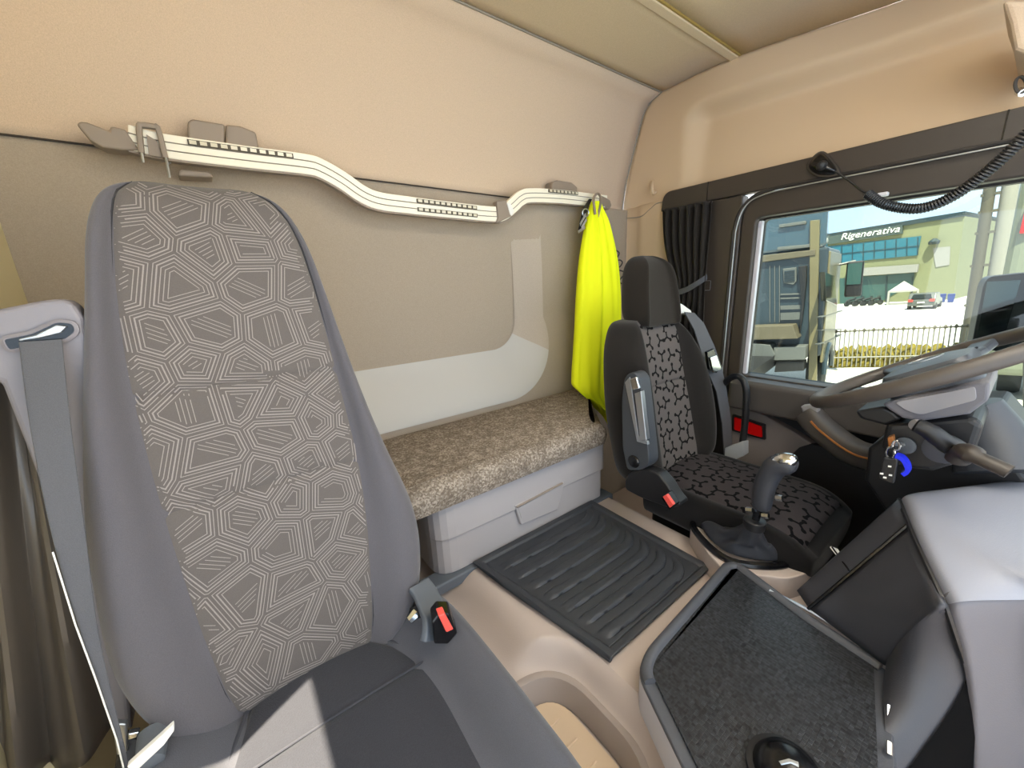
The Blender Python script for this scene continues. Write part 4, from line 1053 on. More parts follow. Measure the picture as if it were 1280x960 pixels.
obj('brake_stalk', *g_tube(catmull([on(1197, 574, x=1.17), on(1208, 565, x=1.15), on(1222, 572, x=1.13), on(1262, 590, x=1.12)], 5), [.02] * 5 + [.022] * 5 + [.016] * 6, 12, squash=.8), 'trim_dark', colm)

wc = Vector((1.32, .12, -.225)); e1 = Vector((1, 0, 0)); e2 = Vector((0, -cos(radians(30)), sin(radians(30)))); en = Vector((0, .5, .866))
def wp(a, r, h=0): return wc + e1 * (r * cos(a)) + e2 * (r * sin(a)) + en * h
whl = thing('steering_wheel', 'large dark steering wheel seen nearly edge-on', 'steering wheel', wc)
obj('rim', *g_tube([wp(a, .228) for a in ls(0, 2 * pi * 71 / 72, 72)], .0165, 14, closed=True), 'rim', whl)
hubp = [wc + e1 * p.x + e2 * p.y + en * 0 for p in round_poly([(-.10, -.075), (.10, -.075), (.085, .075), (-.085, .075)], .03, 5)]
hb = obj('hub', *g_loft([[p - en * .05 for p in hubp], [p + (wc - p) * -.02 for p in hubp], [p + (wc - p) * .06 + en * .012 for p in hubp], [p + (wc - p) * .5 + en * .020 for p in hubp]]), 'hub', whl)
obj('emblem', *g_tube([wc + e1 * (.034 * cos(a)) + e2 * (.03 * sin(a)) + en * .0205 for a in ls(0, 2 * pi * 23 / 24, 24)], .002, 5, closed=True), 'steel', hb)
for a0 in (radians(208), radians(332), radians(20), radians(160)):
    sp = [wp(a0, .07, -.006), wp(a0, .12, -.012), wp(a0, .17, -.010), wp(a0, .222, 0)]
    s = obj('spoke', *g_strip(sp, [(e1 * -sin(a0) + e2 * cos(a0))] * 4, [.075, .055, .045, .05], .020), 'hub', whl, bev=.006, sm=False)
    gq = [wp(a0, .10, .001), wp(a0, .16, .0005)]
    obj('spoke_button', *g_strip(gq, [(e1 * -sin(a0) + e2 * cos(a0))] * 2, [.035, .028], .008), 'black_pl', s, sm=False, bev=.002)
# key in the lock with its fob
kf = thing('ignition_key', 'car key with a black fob and blue tag hanging from the ignition', 'key', on(1112, 585, x=1.14))
obj('key_head', *g_prism([on(a, b, x=1.16) for a, b in [(1109, 547), (1116, 545), (1118, 556), (1110, 560)]], (.02, 0, 0)), 'orange', kf, sm=False, bev=.002)
obj('key_blade', *g_tube([on(1114, 553, x=1.17), on(1128, 556, x=1.20)], .006, 6), 'steel', kf)
for c, r in (((1120, 557), (5, 6)), ((1113, 566), (5, 7))):
    obj('key_ring', *g_tube([on(c[0] + r[0] * cos(a), c[1] + r[1] * sin(a), x=1.145) for a in ls(0, 2 * pi * 15 / 16, 16)], .0022, 6, closed=True), 'chrome', kf)
fob = round_poly([(1104, 572), (1123, 574), (1117, 606), (1098, 598)], 4, 3)
fo = obj('fob', *g_prism([on(p.x, p.y, x=1.135) for p in fob], (.014, 0, 0)), 'black_pl', kf, sm=False, bev=.003)
for c in ((1112, 583), (1102, 592), (1113, 594), (1106, 597)):
    obj('fob_button', *g_prism([on(c[0] + a, c[1] + b, x=1.1335) for a, b in ((-2, -1.2), (2.2, -.6), (2, 1.4), (-2.2, .8))], (.003, 0, 0)), 'white', fo, sm=False)
tgp = catmull([on(1120, 569, x=1.15), on(1128, 572, x=1.15), on(1134, 580, x=1.15), on(1135, 588, x=1.15), on(1129, 592, x=1.15)], 4)
bt = obj('blue_tag', *g_strip(tgp, (1, 0, 0), .022, .008), 'blue', kf); bt['label'] = 'bright blue plastic tag'

# ---------------------------------------------------------------- microphone mount and spiral cord
mm = thing('cord_mount', 'black teardrop cord mount on the dark header above the door window', 'mount', on(1030, 207, x=1.92))
tear = catmull([on(a, b, x=1.922) for a, b in [(1011, 210), (1016, 199), (1026, 191), (1036, 196), (1048, 212), (1046, 218), (1036, 220), (1022, 219)]], 4, closed=True)
cc = sum(tear, Vector()) / len(tear)
obj('shell', *g_loft([tear, [p + (cc - p) * .04 + Vector((-.012, 0, 0)) for p in tear], [p + (cc - p) * .35 + Vector((-.030, 0, 0)) for p in tear], [p + (cc - p) * .8 + Vector((-.036, 0, 0)) for p in tear]]), 'black_gloss', mm, sub=1)
obj('bezel', *g_tube([p + Vector((-.004, 0, 0)) for p in tear], .005, 6, closed=True), 'trim_dark', mm)
obj('ball', *g_lathe([(.001, .02), (.013, .014), (.018, 0), (.018, -.01)], on(1027, 207, x=1.89), (-1, 0, 0), 16), 'black_pl', mm)
cdp = catmull([on(1085, 243, x=1.88), on(1100, 253, x=1.86), on(1120, 259, x=1.85), on(1145, 261, x=1.84), on(1168, 256, x=1.83), on(1190, 246, x=1.82), on(1210, 233, x=1.81), on(1232, 216, x=1.80), on(1255, 196, x=1.79), on(1275, 176, x=1.78), on(1300, 152, x=1.77)], 10)
hel = []
Lc = [0]
for i in range(1, len(cdp)): Lc.append(Lc[-1] + (cdp[i] - cdp[i - 1]).length)
turns = 58
NS = turns * 10
for k_ in range(NS + 1):
    s = Lc[-1] * (k_ / NS)
    j = min(max(0, next((i for i in range(len(Lc)) if Lc[i] >= s), len(Lc) - 1) - 1), len(cdp) - 2)
    t = (s - Lc[j]) / max(1e-9, Lc[j + 1] - Lc[j]); p = cdp[j].lerp(cdp[j + 1], t); tg_ = (cdp[j + 1] - cdp[j]).normalized()
    u_ = tg_.cross(Vector((1, 0, 0))).normalized(); w_ = tg_.cross(u_); a = 2 * pi * turns * (k_ / NS)
    hel.append(p + u_ * (.013 * cos(a)) + w_ * (.013 * sin(a)))
lead = catmull([on(1044, 214, x=1.885), on(1064, 228, x=1.885), on(1080, 240, x=1.882), hel[0]], 5)
tag(obj('spiral_cord', *g_tube(lead + hel[1:], .0034, 5), 'black_pl'), 'black spiral cord looping across the top of the door window', 'cord')
tag(obj('cable_clip', *g_box(tuple(on(1098, 247, x=1.925)), tuple(on(1110, 239, x=1.900))), 'pale_side', sm=False, bev=.003), 'small pale clip on the window frame above the spiral cord', 'clip')

# ================================================================== outside
ax = ray(1110, 350).normalized()
ROT = Matrix.Rotation(radians(ROLL), 3, ax); RI = ROT.inverted()
GZ = -2.7
def X(v): return ROT @ Vector(v)
def eray(px, py): return RI @ ray(px, py)
def eg(px, py, z=GZ): r = eray(px, py); return r * (z / r.z)
def ep(px, py, P, n): r = eray(px, py); return r * (P.dot(n) / r.dot(n))
def eobj(name, vf, mat, parent=None, **kw): return obj(name, vf[0], vf[1], mat, parent, xf=X, sm=kw.pop('sm', False), **kw)
def ething(name, label, cat, loc, group=None): return thing(name, label, cat, X(loc), group)
def sl_(P, n, px, name, mat, par, depth=.03, lift=0.0, bev=0):
    """a raised panel on the plane through P with normal n (pointing at us)"""
    return eobj(name, g_prism([ep(a, b, P, n) + n * lift for a, b in px], n * -depth), mat, par, bev=bev)
M['asphalt'] = plastic('pale_asphalt', '#b4b2aa', .9, mottling=.06)
M['facade'] = plastic('facade_panel', '#727557', .7)
M['facade_band'] = plastic('facade_band', '#868480', .7)
M['sign'] = plastic('sign_board', '#394745', .6)
M['win_blue'] = plastic('blue_glazing', '#276172', .25)
M['glz'] = plastic('green_glazing', '#304d4a', .3)
M['mull'] = plastic('mullion', '#1a2f36', .6)
M['truck_black'] = plastic('black_truck_paint', '#263239', .28, spec=.7)
M['truck_blue'] = plastic('sky_tint_fairing', '#304653', .12, spec=.9)  # black fairing tinted blue for the sky it reflects
M['truck_side'] = plastic('sunlit_truck_side', '#686045', .3, spec=.6)  # side of the black cab, coloured for the sunlight it reflects
M['truck_trim'] = plastic('truck_trim_grey', '#565856', .5)
M['bronze'] = plastic('bronze_beam', '#575040', .5)
M['tyre'] = plastic('tyre', '#2a2d2e', .8)
M['steelw'] = plastic('wheel_steel', '#5f6363', .4, metal=.3)
M['plant'] = plastic('dry_yellow_plants', '#71641f', .9, mottling=.4)
M['fence'] = plastic('pale_fence', '#858279', .6)
M['fence_top'] = plastic('fence_top', '#565145', .6)
M['pole'] = plastic('pole_grey', '#565349', .6)
M['polew'] = plastic('pole_white', '#8e8c83', .6)
M['tent'] = plastic('tent_white', '#96948e', .8)
M['car'] = plastic('car_silver', '#585b58', .3, metal=.3)
M['bin'] = plastic('bin_blue', '#133072', .5)
M['bike'] = plastic('motorbike_grey', '#262b2a', .5)
M['leaf'] = plastic('green_hedge', '#3a411d', .9, mottling=.3)
M['mir'] = plastic('mirror_glass', '#626f6f', .05, metal=1.0)
M['truck_white'] = plastic('pale_green_truck', '#727664', .35)
M['screen'] = plastic('dark_windscreen', '#161e1d', .1)

gv, gf = g_grid(lambda x, y: (x, y, GZ), ls(2.6, 160, 30), ls(-70, 130, 30))
struct(eobj('ground', (gv, gf), 'asphalt'))
# ---- parked truck: back of the cab towards us, its side running away to the right
P0 = eg(1022, 497); r2 = Vector((P0.x, P0.y, 0)).normalized(); lft = Vector((-r2.y, r2.x, 0))
u = (lft * cos(radians(TR)) + r2 * sin(radians(TR))).normalized(); w = (r2 * cos(radians(TR)) - lft * sin(radians(TR))).normalized()
nr, ns_ = -w, -u       # outward normals of the rear and of the side
tk = ething('parked_truck', 'black truck cab parked outside the door window, seen from behind', 'truck', P0 + w * 1 + u * 1.2)
zb, zt_ = -1.75, .62
def bx_(a0, a1, b0, b1, z0, z1):   # along u, along w
    q = [P0 + u * a + w * b for a, b in ((a0, b0), (a1, b0), (a1, b1), (a0, b1))]
    return g_hex([Vector((p.x, p.y, z0)) for p in q] + [Vector((p.x, p.y, z1)) for p in q])
eobj('cab_body', bx_(0, 2.5, 0, 2.2, zb, zt_), 'truck_black', tk, bev=.06)
eobj('side_panel', bx_(-.03, .02, .05, 2.15, -1.9, zt_ - .1), 'truck_side', tk, bev=.02)
q = [P0 + u * a + w * b for a, b in ((.06, .02), (2.44, .02), (2.3, 1.9), (.2, 1.9))]
fair = eobj('roof_fairing', g_hex([Vector((p.x, p.y, zt_ - .02)) for p in q] + [Vector((q[0].x, q[0].y, 1.62)), Vector((q[1].x, q[1].y, 1.62)), Vector(((q[2] - w * .9).x, (q[2] - w * .9).y, 1.3)), Vector(((q[3] - w * .9).x, (q[3] - w * .9).y, 1.3))]), 'truck_blue', tk, bev=.10)
def rp(px, name, mat, par=tk, depth=.05, lift=.04, bev=.01): return sl_(P0, nr, px, name, mat, par, depth + lift, lift, bev)
def sp_(px, name, mat, par=tk, depth=.05, lift=.04, bev=.01): return sl_(P0, ns_, px, name, mat, par, depth + lift, lift, bev)
rp([(930, 322), (1020, 312), (1020, 319), (930, 331)], 'roof_beam', 'bronze', lift=.08)
rp([(974, 281), (1008, 276), (1008, 280), (974, 285)], 'marker_bar', 'truck_trim'); rp([(972, 309), (1016, 305), (1016, 309), (972, 313)], 'marker_bar', 'truck_trim')
vt = rp([(979, 336), (996, 334), (996, 352), (992, 356), (980, 354)], 'vent', 'truck_trim')
for i in range(5): rp([(981, 339 + 3 * i), (994, 337.5 + 3 * i), (994, 338.7 + 3 * i), (981, 340.2 + 3 * i)], 'slat', 'truck_black', vt, lift=.06, bev=0)
for a, b in ((367, 369), (372, 374), (382, 387), (391, 400)): rp([(976, a), (1004, a - 1), (1004, b - 1), (976, b)], 'panel_rail', 'truck_trim', bev=0)
for x in (962, 968, 974): rp([(x, 332), (x + 1, 332), (x + 1, 403), (x, 403)], 'panel_seam', 'truck_trim', bev=0, lift=.02)
rp([(999, 333), (1009, 332), (1009, 352), (1004, 398), (1000, 420), (1003, 380)], 'air_duct', 'black_pl', lift=.12)
rp([(1013, 276), (1025, 275), (1021, 480), (1011, 480)], 'corner_post', 'truck_side', lift=.06)
cat_ = rp([(938, 406), (996, 404), (1002, 420), (940, 422)], 'tread_plate', 'bronze', lift=.5)
rp([(972, 431), (1011, 430), (1010, 446), (972, 447)], 'side_tank', 'truck_trim', lift=.4)
rp([(974, 449), (1008, 449), (1008, 460), (972, 462)], 'chassis_beam', 'black_pl', lift=.35)
rp([(936, 425), (968, 428), (974, 440), (952, 462), (936, 450)], 'coupling', 'truck_trim', lift=.45)
sp_([(1028, 340), (1040, 345), (1044, 382), (1030, 376)], 'side_window', 'screen'); 
for a, b in (((1024, 396), (1051, 388)), ((1024, 412), (1051, 411)), ((1022, 430), (1050, 418))): sp_([a, b, (b[0], b[1] + 1), (a[0], a[1] + 1)], 'door_crease', 'truck_trim', bev=0)
def wheel(c, axd, r, wd, par, name='wheel'):
    o = eobj(name, g_lathe([(r * .6, -wd / 2), (r * .95, -wd / 2), (r, -wd * .35), (r, wd * .35), (r * .95, wd / 2), (r * .6, wd / 2)], c, axd, 28), 'tyre', par, sm=True)
    eobj('wheel_rim', g_lathe([(.001, wd * .30), (r * .25, wd * .42), (r * .3, wd * .30), (r * .55, wd * .30), (r * .62, wd * .5)], c, axd, 24), 'steelw', o, sm=True); return o
wheel(P0 + w * .85 + u * .15 + Vector((0, 0, .50)), ns_, .50, .3, tk)
wheel(P0 + w * .85 + u * 2.35 + Vector((0, 0, .50)), u, .50, .3, tk)
wheel(P0 - w * 3.2 + u * 2.3 + Vector((0, 0, .50)), u, .50, .35, tk)
Ac = P0 + w * .85 - u * .05
eobj('wheel_arch', g_tube([Ac + w * (.62 * cos(a)) + Vector((0, 0, .5 + .62 * sin(a))) for a in ls(0, pi, 18)], .05, 8), 'truck_black', tk, sm=True)
eobj('chassis', bx_(.8, 1.7, -4.5, 0, GZ + .75, GZ + 1.0), 'black_pl', tk)
mh = P0 + w * 1.95 - u * .32
eobj('mirror_arm', g_tube([P0 + w * 1.9 + Vector((0, 0, 2.95)), mh + Vector((0, 0, 3.0))], .03, 6), 'black_pl', tk, sm=True)
mq = [mh + u * a + w * b for a, b in ((-.16, -.08), (.16, -.08), (.16, .08), (-.16, .08))]
mo = eobj('wing_mirror', g_hex([Vector((p.x, p.y, GZ + 2.15)) for p in mq] + [Vector((p.x, p.y, GZ + 3.0)) for p in mq]), 'black_pl', tk, bev=.05)
mg = [mh + u * a - w * .085 for a in (-.13, .13)]
eobj('mirror_glass', g_prism([Vector((mg[0].x, mg[0].y, GZ + 2.45)), Vector((mg[1].x, mg[1].y, GZ + 2.45)), Vector((mg[1].x, mg[1].y, GZ + 2.95)), Vector((mg[0].x, mg[0].y, GZ + 2.95))], nr * .01), 'glz', mo)

# ---- office building with its sign
Pb = eg(1191, 374.5); db = eray(330, 371); db = Vector((db.x, db.y, 0)).normalized(); nb = Vector((db.y, -db.x, 0))
if nb.dot(Pb) > 0: nb = -nb
db = -db if db.dot(Vector((-Pb.y, Pb.x, 0))) < 0 else db
ztop = ep(1192, 269, Pb, nb).z
bd = ething('office_building', 'pale green office building with a lettered sign across the yard', 'building', Pb + db * 15)
q0, q1 = Pb, Pb + db * 48; qb = -nb * 12
eobj('walls', g_hex([Vector((p.x, p.y, z)) for z in (GZ, ztop) for p in (q0, q1, q1 + qb, q0 + qb)]), 'facade', bd)
def fp(px, name, mat, par=bd, lift=.1, depth=.3): return sl_(Pb, nb, px, name, mat, par, depth, lift)
eobj('roof_edge', g_hex([Vector((p.x, p.y, z)) + nb * .15 for z in (ztop - .2, ztop + .15) for p in (q0, q1, q1 + qb, q0 + qb)]), 'mull', bd)
sgn = fp([(1034, 296), (1129, 281), (1129, 292), (1034, 306)], 'sign_board', 'sign', lift=.25)
wn = fp([(1036, 308), (1152, 295), (1147, 319), (1036, 330)], 'upper_window', 'win_blue')
for i in range(9):
    x = 1039 + i * 13.6; fp([(x, 308.5 - (x - 1039) * .112), (x + .7, 308.4 - (x - 1039) * .112), (x + .2, 329.5 - (x - 1039) * .1), (x - .5, 329.5 - (x - 1039) * .1)], 'mullion', 'mull', wn, lift=.15, depth=.1)
fp([(1036, 318.6), (1150, 306.8), (1150, 307.6), (1036, 319.4)], 'mullion', 'mull', wn, lift=.15, depth=.1)
fp([(1060, 336), (1150, 330), (1148, 340), (1060, 346)], 'white_band', 'facade_band', lift=.4)
dwn = fp([(1050, 348), (1143, 341), (1142, 354), (1100, 378), (1050, 380)], 'lower_window', 'glz', lift=.05)
for x in (1077, 1108, 1140): fp([(x, 345), (x + 1.5, 345), (x + 1, 378), (x - .5, 378)], 'mullion', 'mull', dwn, lift=.12, depth=.1)
fp([(1166, 310), (1188, 308), (1187, 331), (1170, 334)], 'wall_panel', 'facade_band', lift=.05)
eobj('wall_lamp', g_lathe([(.3, -.2), (.35, 0), (.1, .25)], ep(1169, 302, Pb, nb) + nb * .3, (0, 0, 1), 10), 'mull', bd)
cu_ = bpy.data.curves.new('sign_text', 'FONT'); cu_.body = 'Rigenerativa'; cu_.shear = .25; cu_.extrude = .01; cu_.offset = .0
to_ = bpy.data.objects.new('sign_text_tmp', cu_); COL.objects.link(to_); bpy.context.view_layer.update()
me_ = bpy.data.meshes.new_from_object(to_.evaluated_get(bpy.context.evaluated_depsgraph_get())); bpy.data.objects.remove(to_)
tl, tr_ = ep(1053, 299.6, Pb, nb), ep(1126, 289.6, Pb, nb); hgt = (ep(1056, 291.5, Pb, nb) - ep(1056, 298.8, Pb, nb)).length
xs = [q.co.x for q in me_.vertices]; sx = (tr_ - tl).length / (max(xs) - min(xs)); ex = (tr_ - tl).normalized()
ez = Vector((0, 0, 1)); ymax = max(q.co.y for q in me_.vertices)
tv = [tl + ex * ((q.co.x - min(xs)) * sx) + ez * (q.co.y / ymax * hgt) + nb * (.30 + q.co.z) for q in me_.vertices]
tx = eobj('sign_lettering', (tv, [tuple(p.vertices) for p in me_.polygons]), 'white', sgn)

# ---- yard things
def boxat(c, a, sa, sb, z0, z1):   # a: direction in plan
    b = Vector((-a.y, a.x, 0)); q = [c + a * (sa / 2 * i) + b * (sb / 2 * j) for i, j in ((-1, -1), (1, -1), (1, 1), (-1, 1))]
    return g_hex([Vector((p.x, p.y, z0)) for p in q] + [Vector((p.x, p.y, z1)) for p in q])
acr = db
# white tent
c = eg(1127, 380); t_ = ething('party_tent', 'white peaked gazebo tent in front of the office building', 'tent', c)
s = c.dot(RI @ FWD) / 480
def side_dir(c): v = Vector((c.y, -c.x, 0)).normalized(); return v      # to the right as we see it
rt = side_dir(c); fw = Vector((c.x, c.y, 0)).normalized()
hw = 12.5 * s; hz = GZ + 17 * s
rf = [c + rt * (hw * i) + fw * (hw * j) + Vector((0, 0, hz - c.z)) for i, j in ((-1, -1), (1, -1), (1, 1), (-1, 1))]
pk = c + Vector((0, 0, hz - c.z + 11 * s))
eobj('canopy', ([*rf, pk, *[p - Vector((0, 0, 2 * s)) for p in rf]], [(0, 1, 4), (1, 2, 4), (2, 3, 4), (3, 0, 4), (0, 5, 6, 1), (1, 6, 7, 2), (2, 7, 8, 3), (3, 8, 5, 0)]), 'tent', t_)
for p in rf:
    b = Vector((p.x, p.y, GZ)); eobj('leg', g_tube([b + (c - b) * .08 * Vector((1, 1, 0)).length * 0, Vector((p.x, p.y, hz))], 1.1 * s, 6), 'tent', t_)
eobj('low_wall', boxat(c - fw * hw, rt, hw * 2, .1, GZ, GZ + 2.6 * s), 'facade_band', t_)
# silver car, rear towards us
c = eg(1150, 387); s = c.dot(RI @ FWD) / 480; rt = side_dir(c); fw = Vector((c.x, c.y, 0)).normalized()
fwd = (fw * .98 + rt * .14).normalized(); sd = Vector((fwd.y, -fwd.x, 0))
car_ = ething('silver_car', 'silver car parked in front of the office building', 'car', c)
hw = 12 * s; H = 20 * s; L = hw * 4.2
prof = [(0, .22), (0, .55), (.02, .66), (.10, .97), (.30, 1.0), (.50, .97), (.66, .68), (.97, .56), (1.0, .40), (1.0, .2)]
eobj('body', g_loft([[c + fwd * (x * L) + sd * (hw * k) + Vector((0, 0, z * H)) for x, z in prof] for k in (-1, -.9, .9, 1)]), 'car', car_, bev=.05)
rw = lambda i, x, z: c + fwd * (x * L - .06) + sd * (hw * i) + Vector((0, 0, z * H))
eobj('rear_window', g_prism([rw(-.75, .02, .68), rw(.75, .02, .68), rw(.65, .085, .93), rw(-.65, .085, .93)], fwd * .05), 'screen', car_)
for k in (-1, 1): eobj('tail_light', g_prism([rw(.95 * k, 0, .5), rw(.6 * k, 0, .5), rw(.6 * k, .01, .62), rw(.95 * k, .012, .64)], fwd * .1), 'red', car_)
eobj('number_plate', g_prism([rw(-.25, 0, .4), rw(.25, 0, .4), rw(.25, 0, .48), rw(-.25, 0, .48)], fwd * .1), 'white', car_)
for x in (.18, .80):
    for k in (-1, 1): wheel(c + fwd * (x * L) + sd * (hw * .93 * k) + Vector((0, 0, .18 * H)), sd * k, .19 * H, hw * .25, car_)
# blue bins
for i, (px, lb) in enumerate(((1177, 'blue wheeled bin nearer the silver car'), (1188, 'blue wheeled bin farther from the silver car'))):
    c = eg(px, 378); s = c.dot(RI @ FWD) / 480 * .8; rt = side_dir(c)
    b_ = ething('wheelie_bin', lb, 'bin', c, 'blue bins by the office building')
    q = [[c + rt * (4.0 * s * a * k) + Vector((c.x, c.y, 0)).normalized() * (4 * s * e * k) + Vector((0, 0, z * s)) for a, e in ((-1, -1), (1, -1), (1, 1), (-1, 1))] for z, k in ((0.6, .8), (11.5, 1))]
    eobj('bin_body', g_loft(q), 'bin', b_); q = [[p + Vector((0, 0, (11.6 + dz) * s - (11.5 * s))) for p in q[1]] for dz in (0, 1.6)]
    eobj('bin_lid', g_loft(q), 'bin', b_, bev=.05)
# motorbikes beside the tent
for i, px in enumerate((1064, 1074, 1084, 1094)):
    c = eg(px, 383 - i * .5); s = c.dot(RI @ FWD) / 480; rt = side_dir(c); fw = Vector((c.x, c.y, 0)).normalized(); d_ = (rt * .8 + fw * .6).normalized(); nd = Vector((d_.y, -d_.x, 0))
    lbs = ('motorbike parked nearest the black truck', 'second motorbike from the black truck', 'second motorbike from the white tent', 'motorbike parked nearest the white tent')
    mb = ething('motorbike', lbs[i], 'motorbike', c, 'motorbikes in a row by the office building')
    for k in (-1, 1): wheel(c + d_ * (5.5 * s * k) + Vector((0, 0, 3.2 * s)), nd, 3.2 * s, 1.2 * s, mb)
    eobj('frame', g_tube(catmull([c + d_ * (x * s) + Vector((0, 0, z * s)) for x, z in ((-6, 6.5), (-3, 8), (0, 8.3), (3, 9), (5, 7.5))], 3), 1.3 * s, 8), 'bike', mb, sm=True)
    eobj('engine', boxat(c, d_, 5 * s, 2.6 * s, GZ + 2 * s, GZ + 6.5 * s), 'bike', mb, bev=.05)
    eobj('handlebar', g_tube([c + d_ * (4 * s) + nd * (3 * s * k) + Vector((0, 0, 11 * s)) for k in (-1, 0, 1)], .4 * s, 6), 'bike', mb)
    eobj('fork', g_tube([c + d_ * (5.5 * s) + Vector((0, 0, 3.2 * s)), c + d_ * (4 * s) + Vector((0, 0, 11 * s))], .6 * s, 6), 'bike', mb)
# fence with its dry planting
Fa, Fb = eg(1030, 463), eg(1215, 461)
zf = (ep(1120, 411.5, Fa, Vector(((Fb - Fa).y, -(Fb - Fa).x, 0)).normalized())).z
fe = ething('yard_fence', 'pale railing fence with bars across the yard', 'fence', (Fa + Fb) / 2)
fd = (Fb - Fa).normalized(); FL = (Fb - Fa).length
eobj('top_rail', g_tube([Vector((p.x, p.y, zf)) for p in (Fa - fd * .1, Fb + fd * .1)], .022, 6), 'fence_top', fe)
zm = GZ + (zf - GZ) * .33
eobj('bottom_rail', g_tube([Vector((p.x, p.y, zm)) for p in (Fa - fd * .1, Fb + fd * .1)], .022, 6), 'fence', fe)
bars = Geo(); nbar = 30
for i in range(nbar):
    p = Fa + fd * (FL * i / nbar)
    eobj('bar', g_tube([Vector((p.x, p.y, GZ + .1)), Vector((p.x, p.y, zf + .05))], .016, 5), 'fence', fe)
    if i % 2 == 0: eobj('finial', g_lathe([(.03, -.03), (.04, .02), (.01, .07)], (p.x, p.y, zf), (0, 0, 1), 6), 'fence_top', fe)
eobj('kerb', boxat((Fa + Fb) / 2 - Vector((Fa.x, Fa.y, 0)).normalized() * .5, fd, FL, .25, GZ, GZ + .14), 'asphalt', fe)
rnd = random.Random(3); pg = Geo(); away = Vector((Fa.x, Fa.y, 0)).normalized()
for i in range(260):
    p = Fa + fd * rnd.uniform(.2, FL) + away * rnd.uniform(.15, 1.0); h = rnd.uniform(.25, .62); r = rnd.uniform(.08, .2)
    bm_ = []
    pg.add(g_loft([[Vector((p.x + r * k * cos(a + rnd.random()), p.y + r * k * sin(a + rnd.random()), GZ + h * t)) for a in ls(0, 2 * pi * 5 / 6, 6)] for t, k in ((0, .6), (.35, 1), (.75, .8), (1, .15))]))
po = eobj('dry_plants', (pg.v, pg.f), 'plant'); tag(po, 'low yellow dry plants growing along the pale fence', 'plants'); po['kind'] = 'stuff'
# lamp post
c = eg(1203, 458); pl = ething('lamp_post', 'tall grey and white post between the building and the white truck', 'post', c)
top = c + Vector((0, 0, 7)); rt = side_dir(c); s = c.length / 480
eobj('post', g_tube([c, top], 3.2 * s, 10), 'pole', pl, sm=True)
eobj('cable_cover', g_tube([c + rt * (9.5 * s), top + rt * (9.5 * s)], 4.2 * s, 10), 'polew', pl, sm=True)
for z in (1.6, 2.6, 3.4, 3.9, 4.3): eobj('bracket', boxat(c + rt * (4 * s), rt, 16 * s, 4 * s, GZ + z, GZ + z + .06), 'pole', pl)
# pale truck at the right edge
c = eg(1252, 560); rt = side_dir(c); fw = Vector((c.x, c.y, 0)).normalized()
c = eg(1233, 500); rt = side_dir(c); fw = Vector((c.x, c.y, 0)).normalized(); s = c.length / 480
t2 = ething('pale_truck', 'pale truck with a dark windscreen and red lamp behind the door mirror', 'truck', c)
def fr_(a, z, d=0): return c + rt * a + fw * d + Vector((0, 0, z - GZ))
zk = lambda py: ep(1245, py, c, fw).z
eobj('cab_body', g_hex([fr_(-.1, GZ + .5), fr_(2.6, GZ + .5), fr_(2.6, GZ + .5, 2.2), fr_(-.1, GZ + .5, 2.2), fr_(-.02, zk(200)), fr_(2.5, zk(200)), fr_(2.5, zk(200), 2), fr_(-.02, zk(200), 2)]), 'truck_white', t2, bev=.15)
eobj('windscreen', g_prism([fr_(.22, zk(300), -.03), fr_(2.4, zk(300), -.03), fr_(2.4, zk(238), -.03), fr_(.15, zk(238), -.03)], fw * .05), 'screen', t2, bev=.03)
eobj('red_lamp', g_prism([fr_(.05, zk(296), -.08), fr_(.19, zk(296), -.08), fr_(.17, zk(266), -.08), fr_(.07, zk(266), -.08)], fw * .1), 'lens', t2, bev=.02)
eobj('grille', g_prism([fr_(.3, zk(400), -.04), fr_(2.3, zk(400), -.04), fr_(2.3, zk(330), -.04), fr_(.3, zk(330), -.04)], fw * .06), 'truck_trim', t2)
for k in (.25, 2.3): wheel(fr_(k, GZ + .5, 1.0), rt * (-1 if k < 1 else 1), .5, .3, t2)

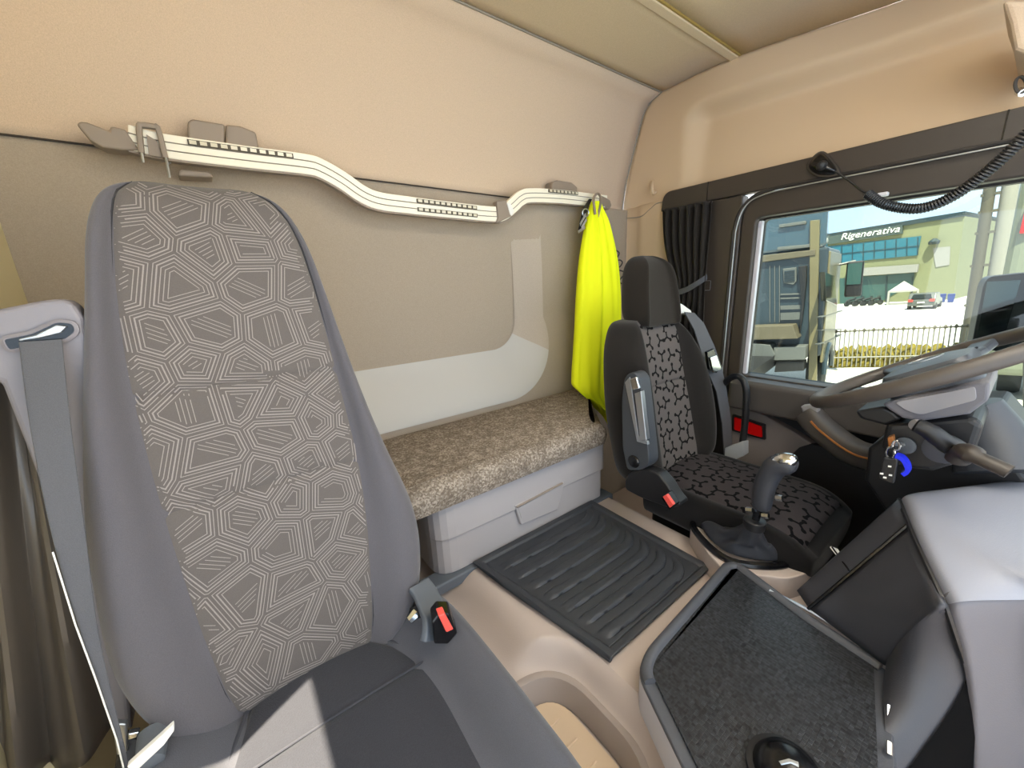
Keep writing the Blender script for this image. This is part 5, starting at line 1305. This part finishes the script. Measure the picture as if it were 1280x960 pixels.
# ---- our own mirror outside the window
mr = thing('door_mirror', 'large dark mirror of this cab outside the window above the steering wheel', 'mirror', on(1240, 440, x=2.3))
mp = round_poly([(1214, 432), (1229, 356), (1236, 346), (1290, 340), (1300, 440), (1248, 440)], [4, 6, 8, 6, 4, 4], 4)
obj('housing', *g_prism([on(p.x, p.y, x=2.30) for p in mp], (.10, .02, 0)), 'black_pl', mr, sm=False, bev=.012)
obj('mirror_glass', *g_prism([on(a, b, x=2.296) for a, b in [(1220, 428), (1234, 352), (1276, 350), (1252, 434)]], (.004, 0, 0)), 'mir', mr, sm=False)
obj('mirror_arm', *g_tube([on(1290, 450, x=2.33), on(1290, 560, x=2.2)], .02, 8), 'black_pl', mr)

# ================================================================== light
world = bpy.data.worlds.new('sky'); scene.world = world; world.use_nodes = True
wn_ = world.node_tree.nodes; wl = world.node_tree.links; bg = wn_['Background']
tc = wn_.new('ShaderNodeTexCoord'); nz = wn_.new('ShaderNodeTexNoise'); nz.inputs['Scale'].default_value = 2.2; nz.inputs['Detail'].default_value = 3
wl.new(tc.outputs['Generated'], nz.inputs['Vector'])
cr = wn_.new('ShaderNodeValToRGB'); cr.color_ramp.elements[0].position = .42; cr.color_ramp.elements[0].color = (.62, .80, 1.0, 1)
cr.color_ramp.elements[1].position = .62; cr.color_ramp.elements[1].color = (1, 1, 1, 1)
wl.new(nz.outputs[0], cr.inputs[0]); wl.new(cr.outputs[0], bg.inputs[0]); bg.inputs[1].default_value = SKY
sd_ = bpy.data.lights.new('sun', 'SUN'); sd_.energy = SUN; sd_.angle = radians(.6); sd_.color = (1, .88, .68)
so = bpy.data.objects.new('sun', sd_); COL.objects.link(so)
dirv = Vector((.917 * .438, .40 * .438, -.90)).normalized()
so.rotation_euler = dirv.to_track_quat('-Z', 'Y').to_euler()
vs_ = scene.view_settings
scene.display_settings.display_device = 'sRGB'
vs_.view_transform = 'Standard'; vs_.look = 'None'; vs_.gamma = 1.0; vs_.use_curve_mapping = False; vs_.exposure = EXPO
cy = scene.cycles
cy.max_bounces = 14; cy.diffuse_bounces = 8; cy.glossy_bounces = 4; cy.transparent_max_bounces = 12
cy.caustics_reflective = False; cy.caustics_refractive = False
cy.use_denoising = True
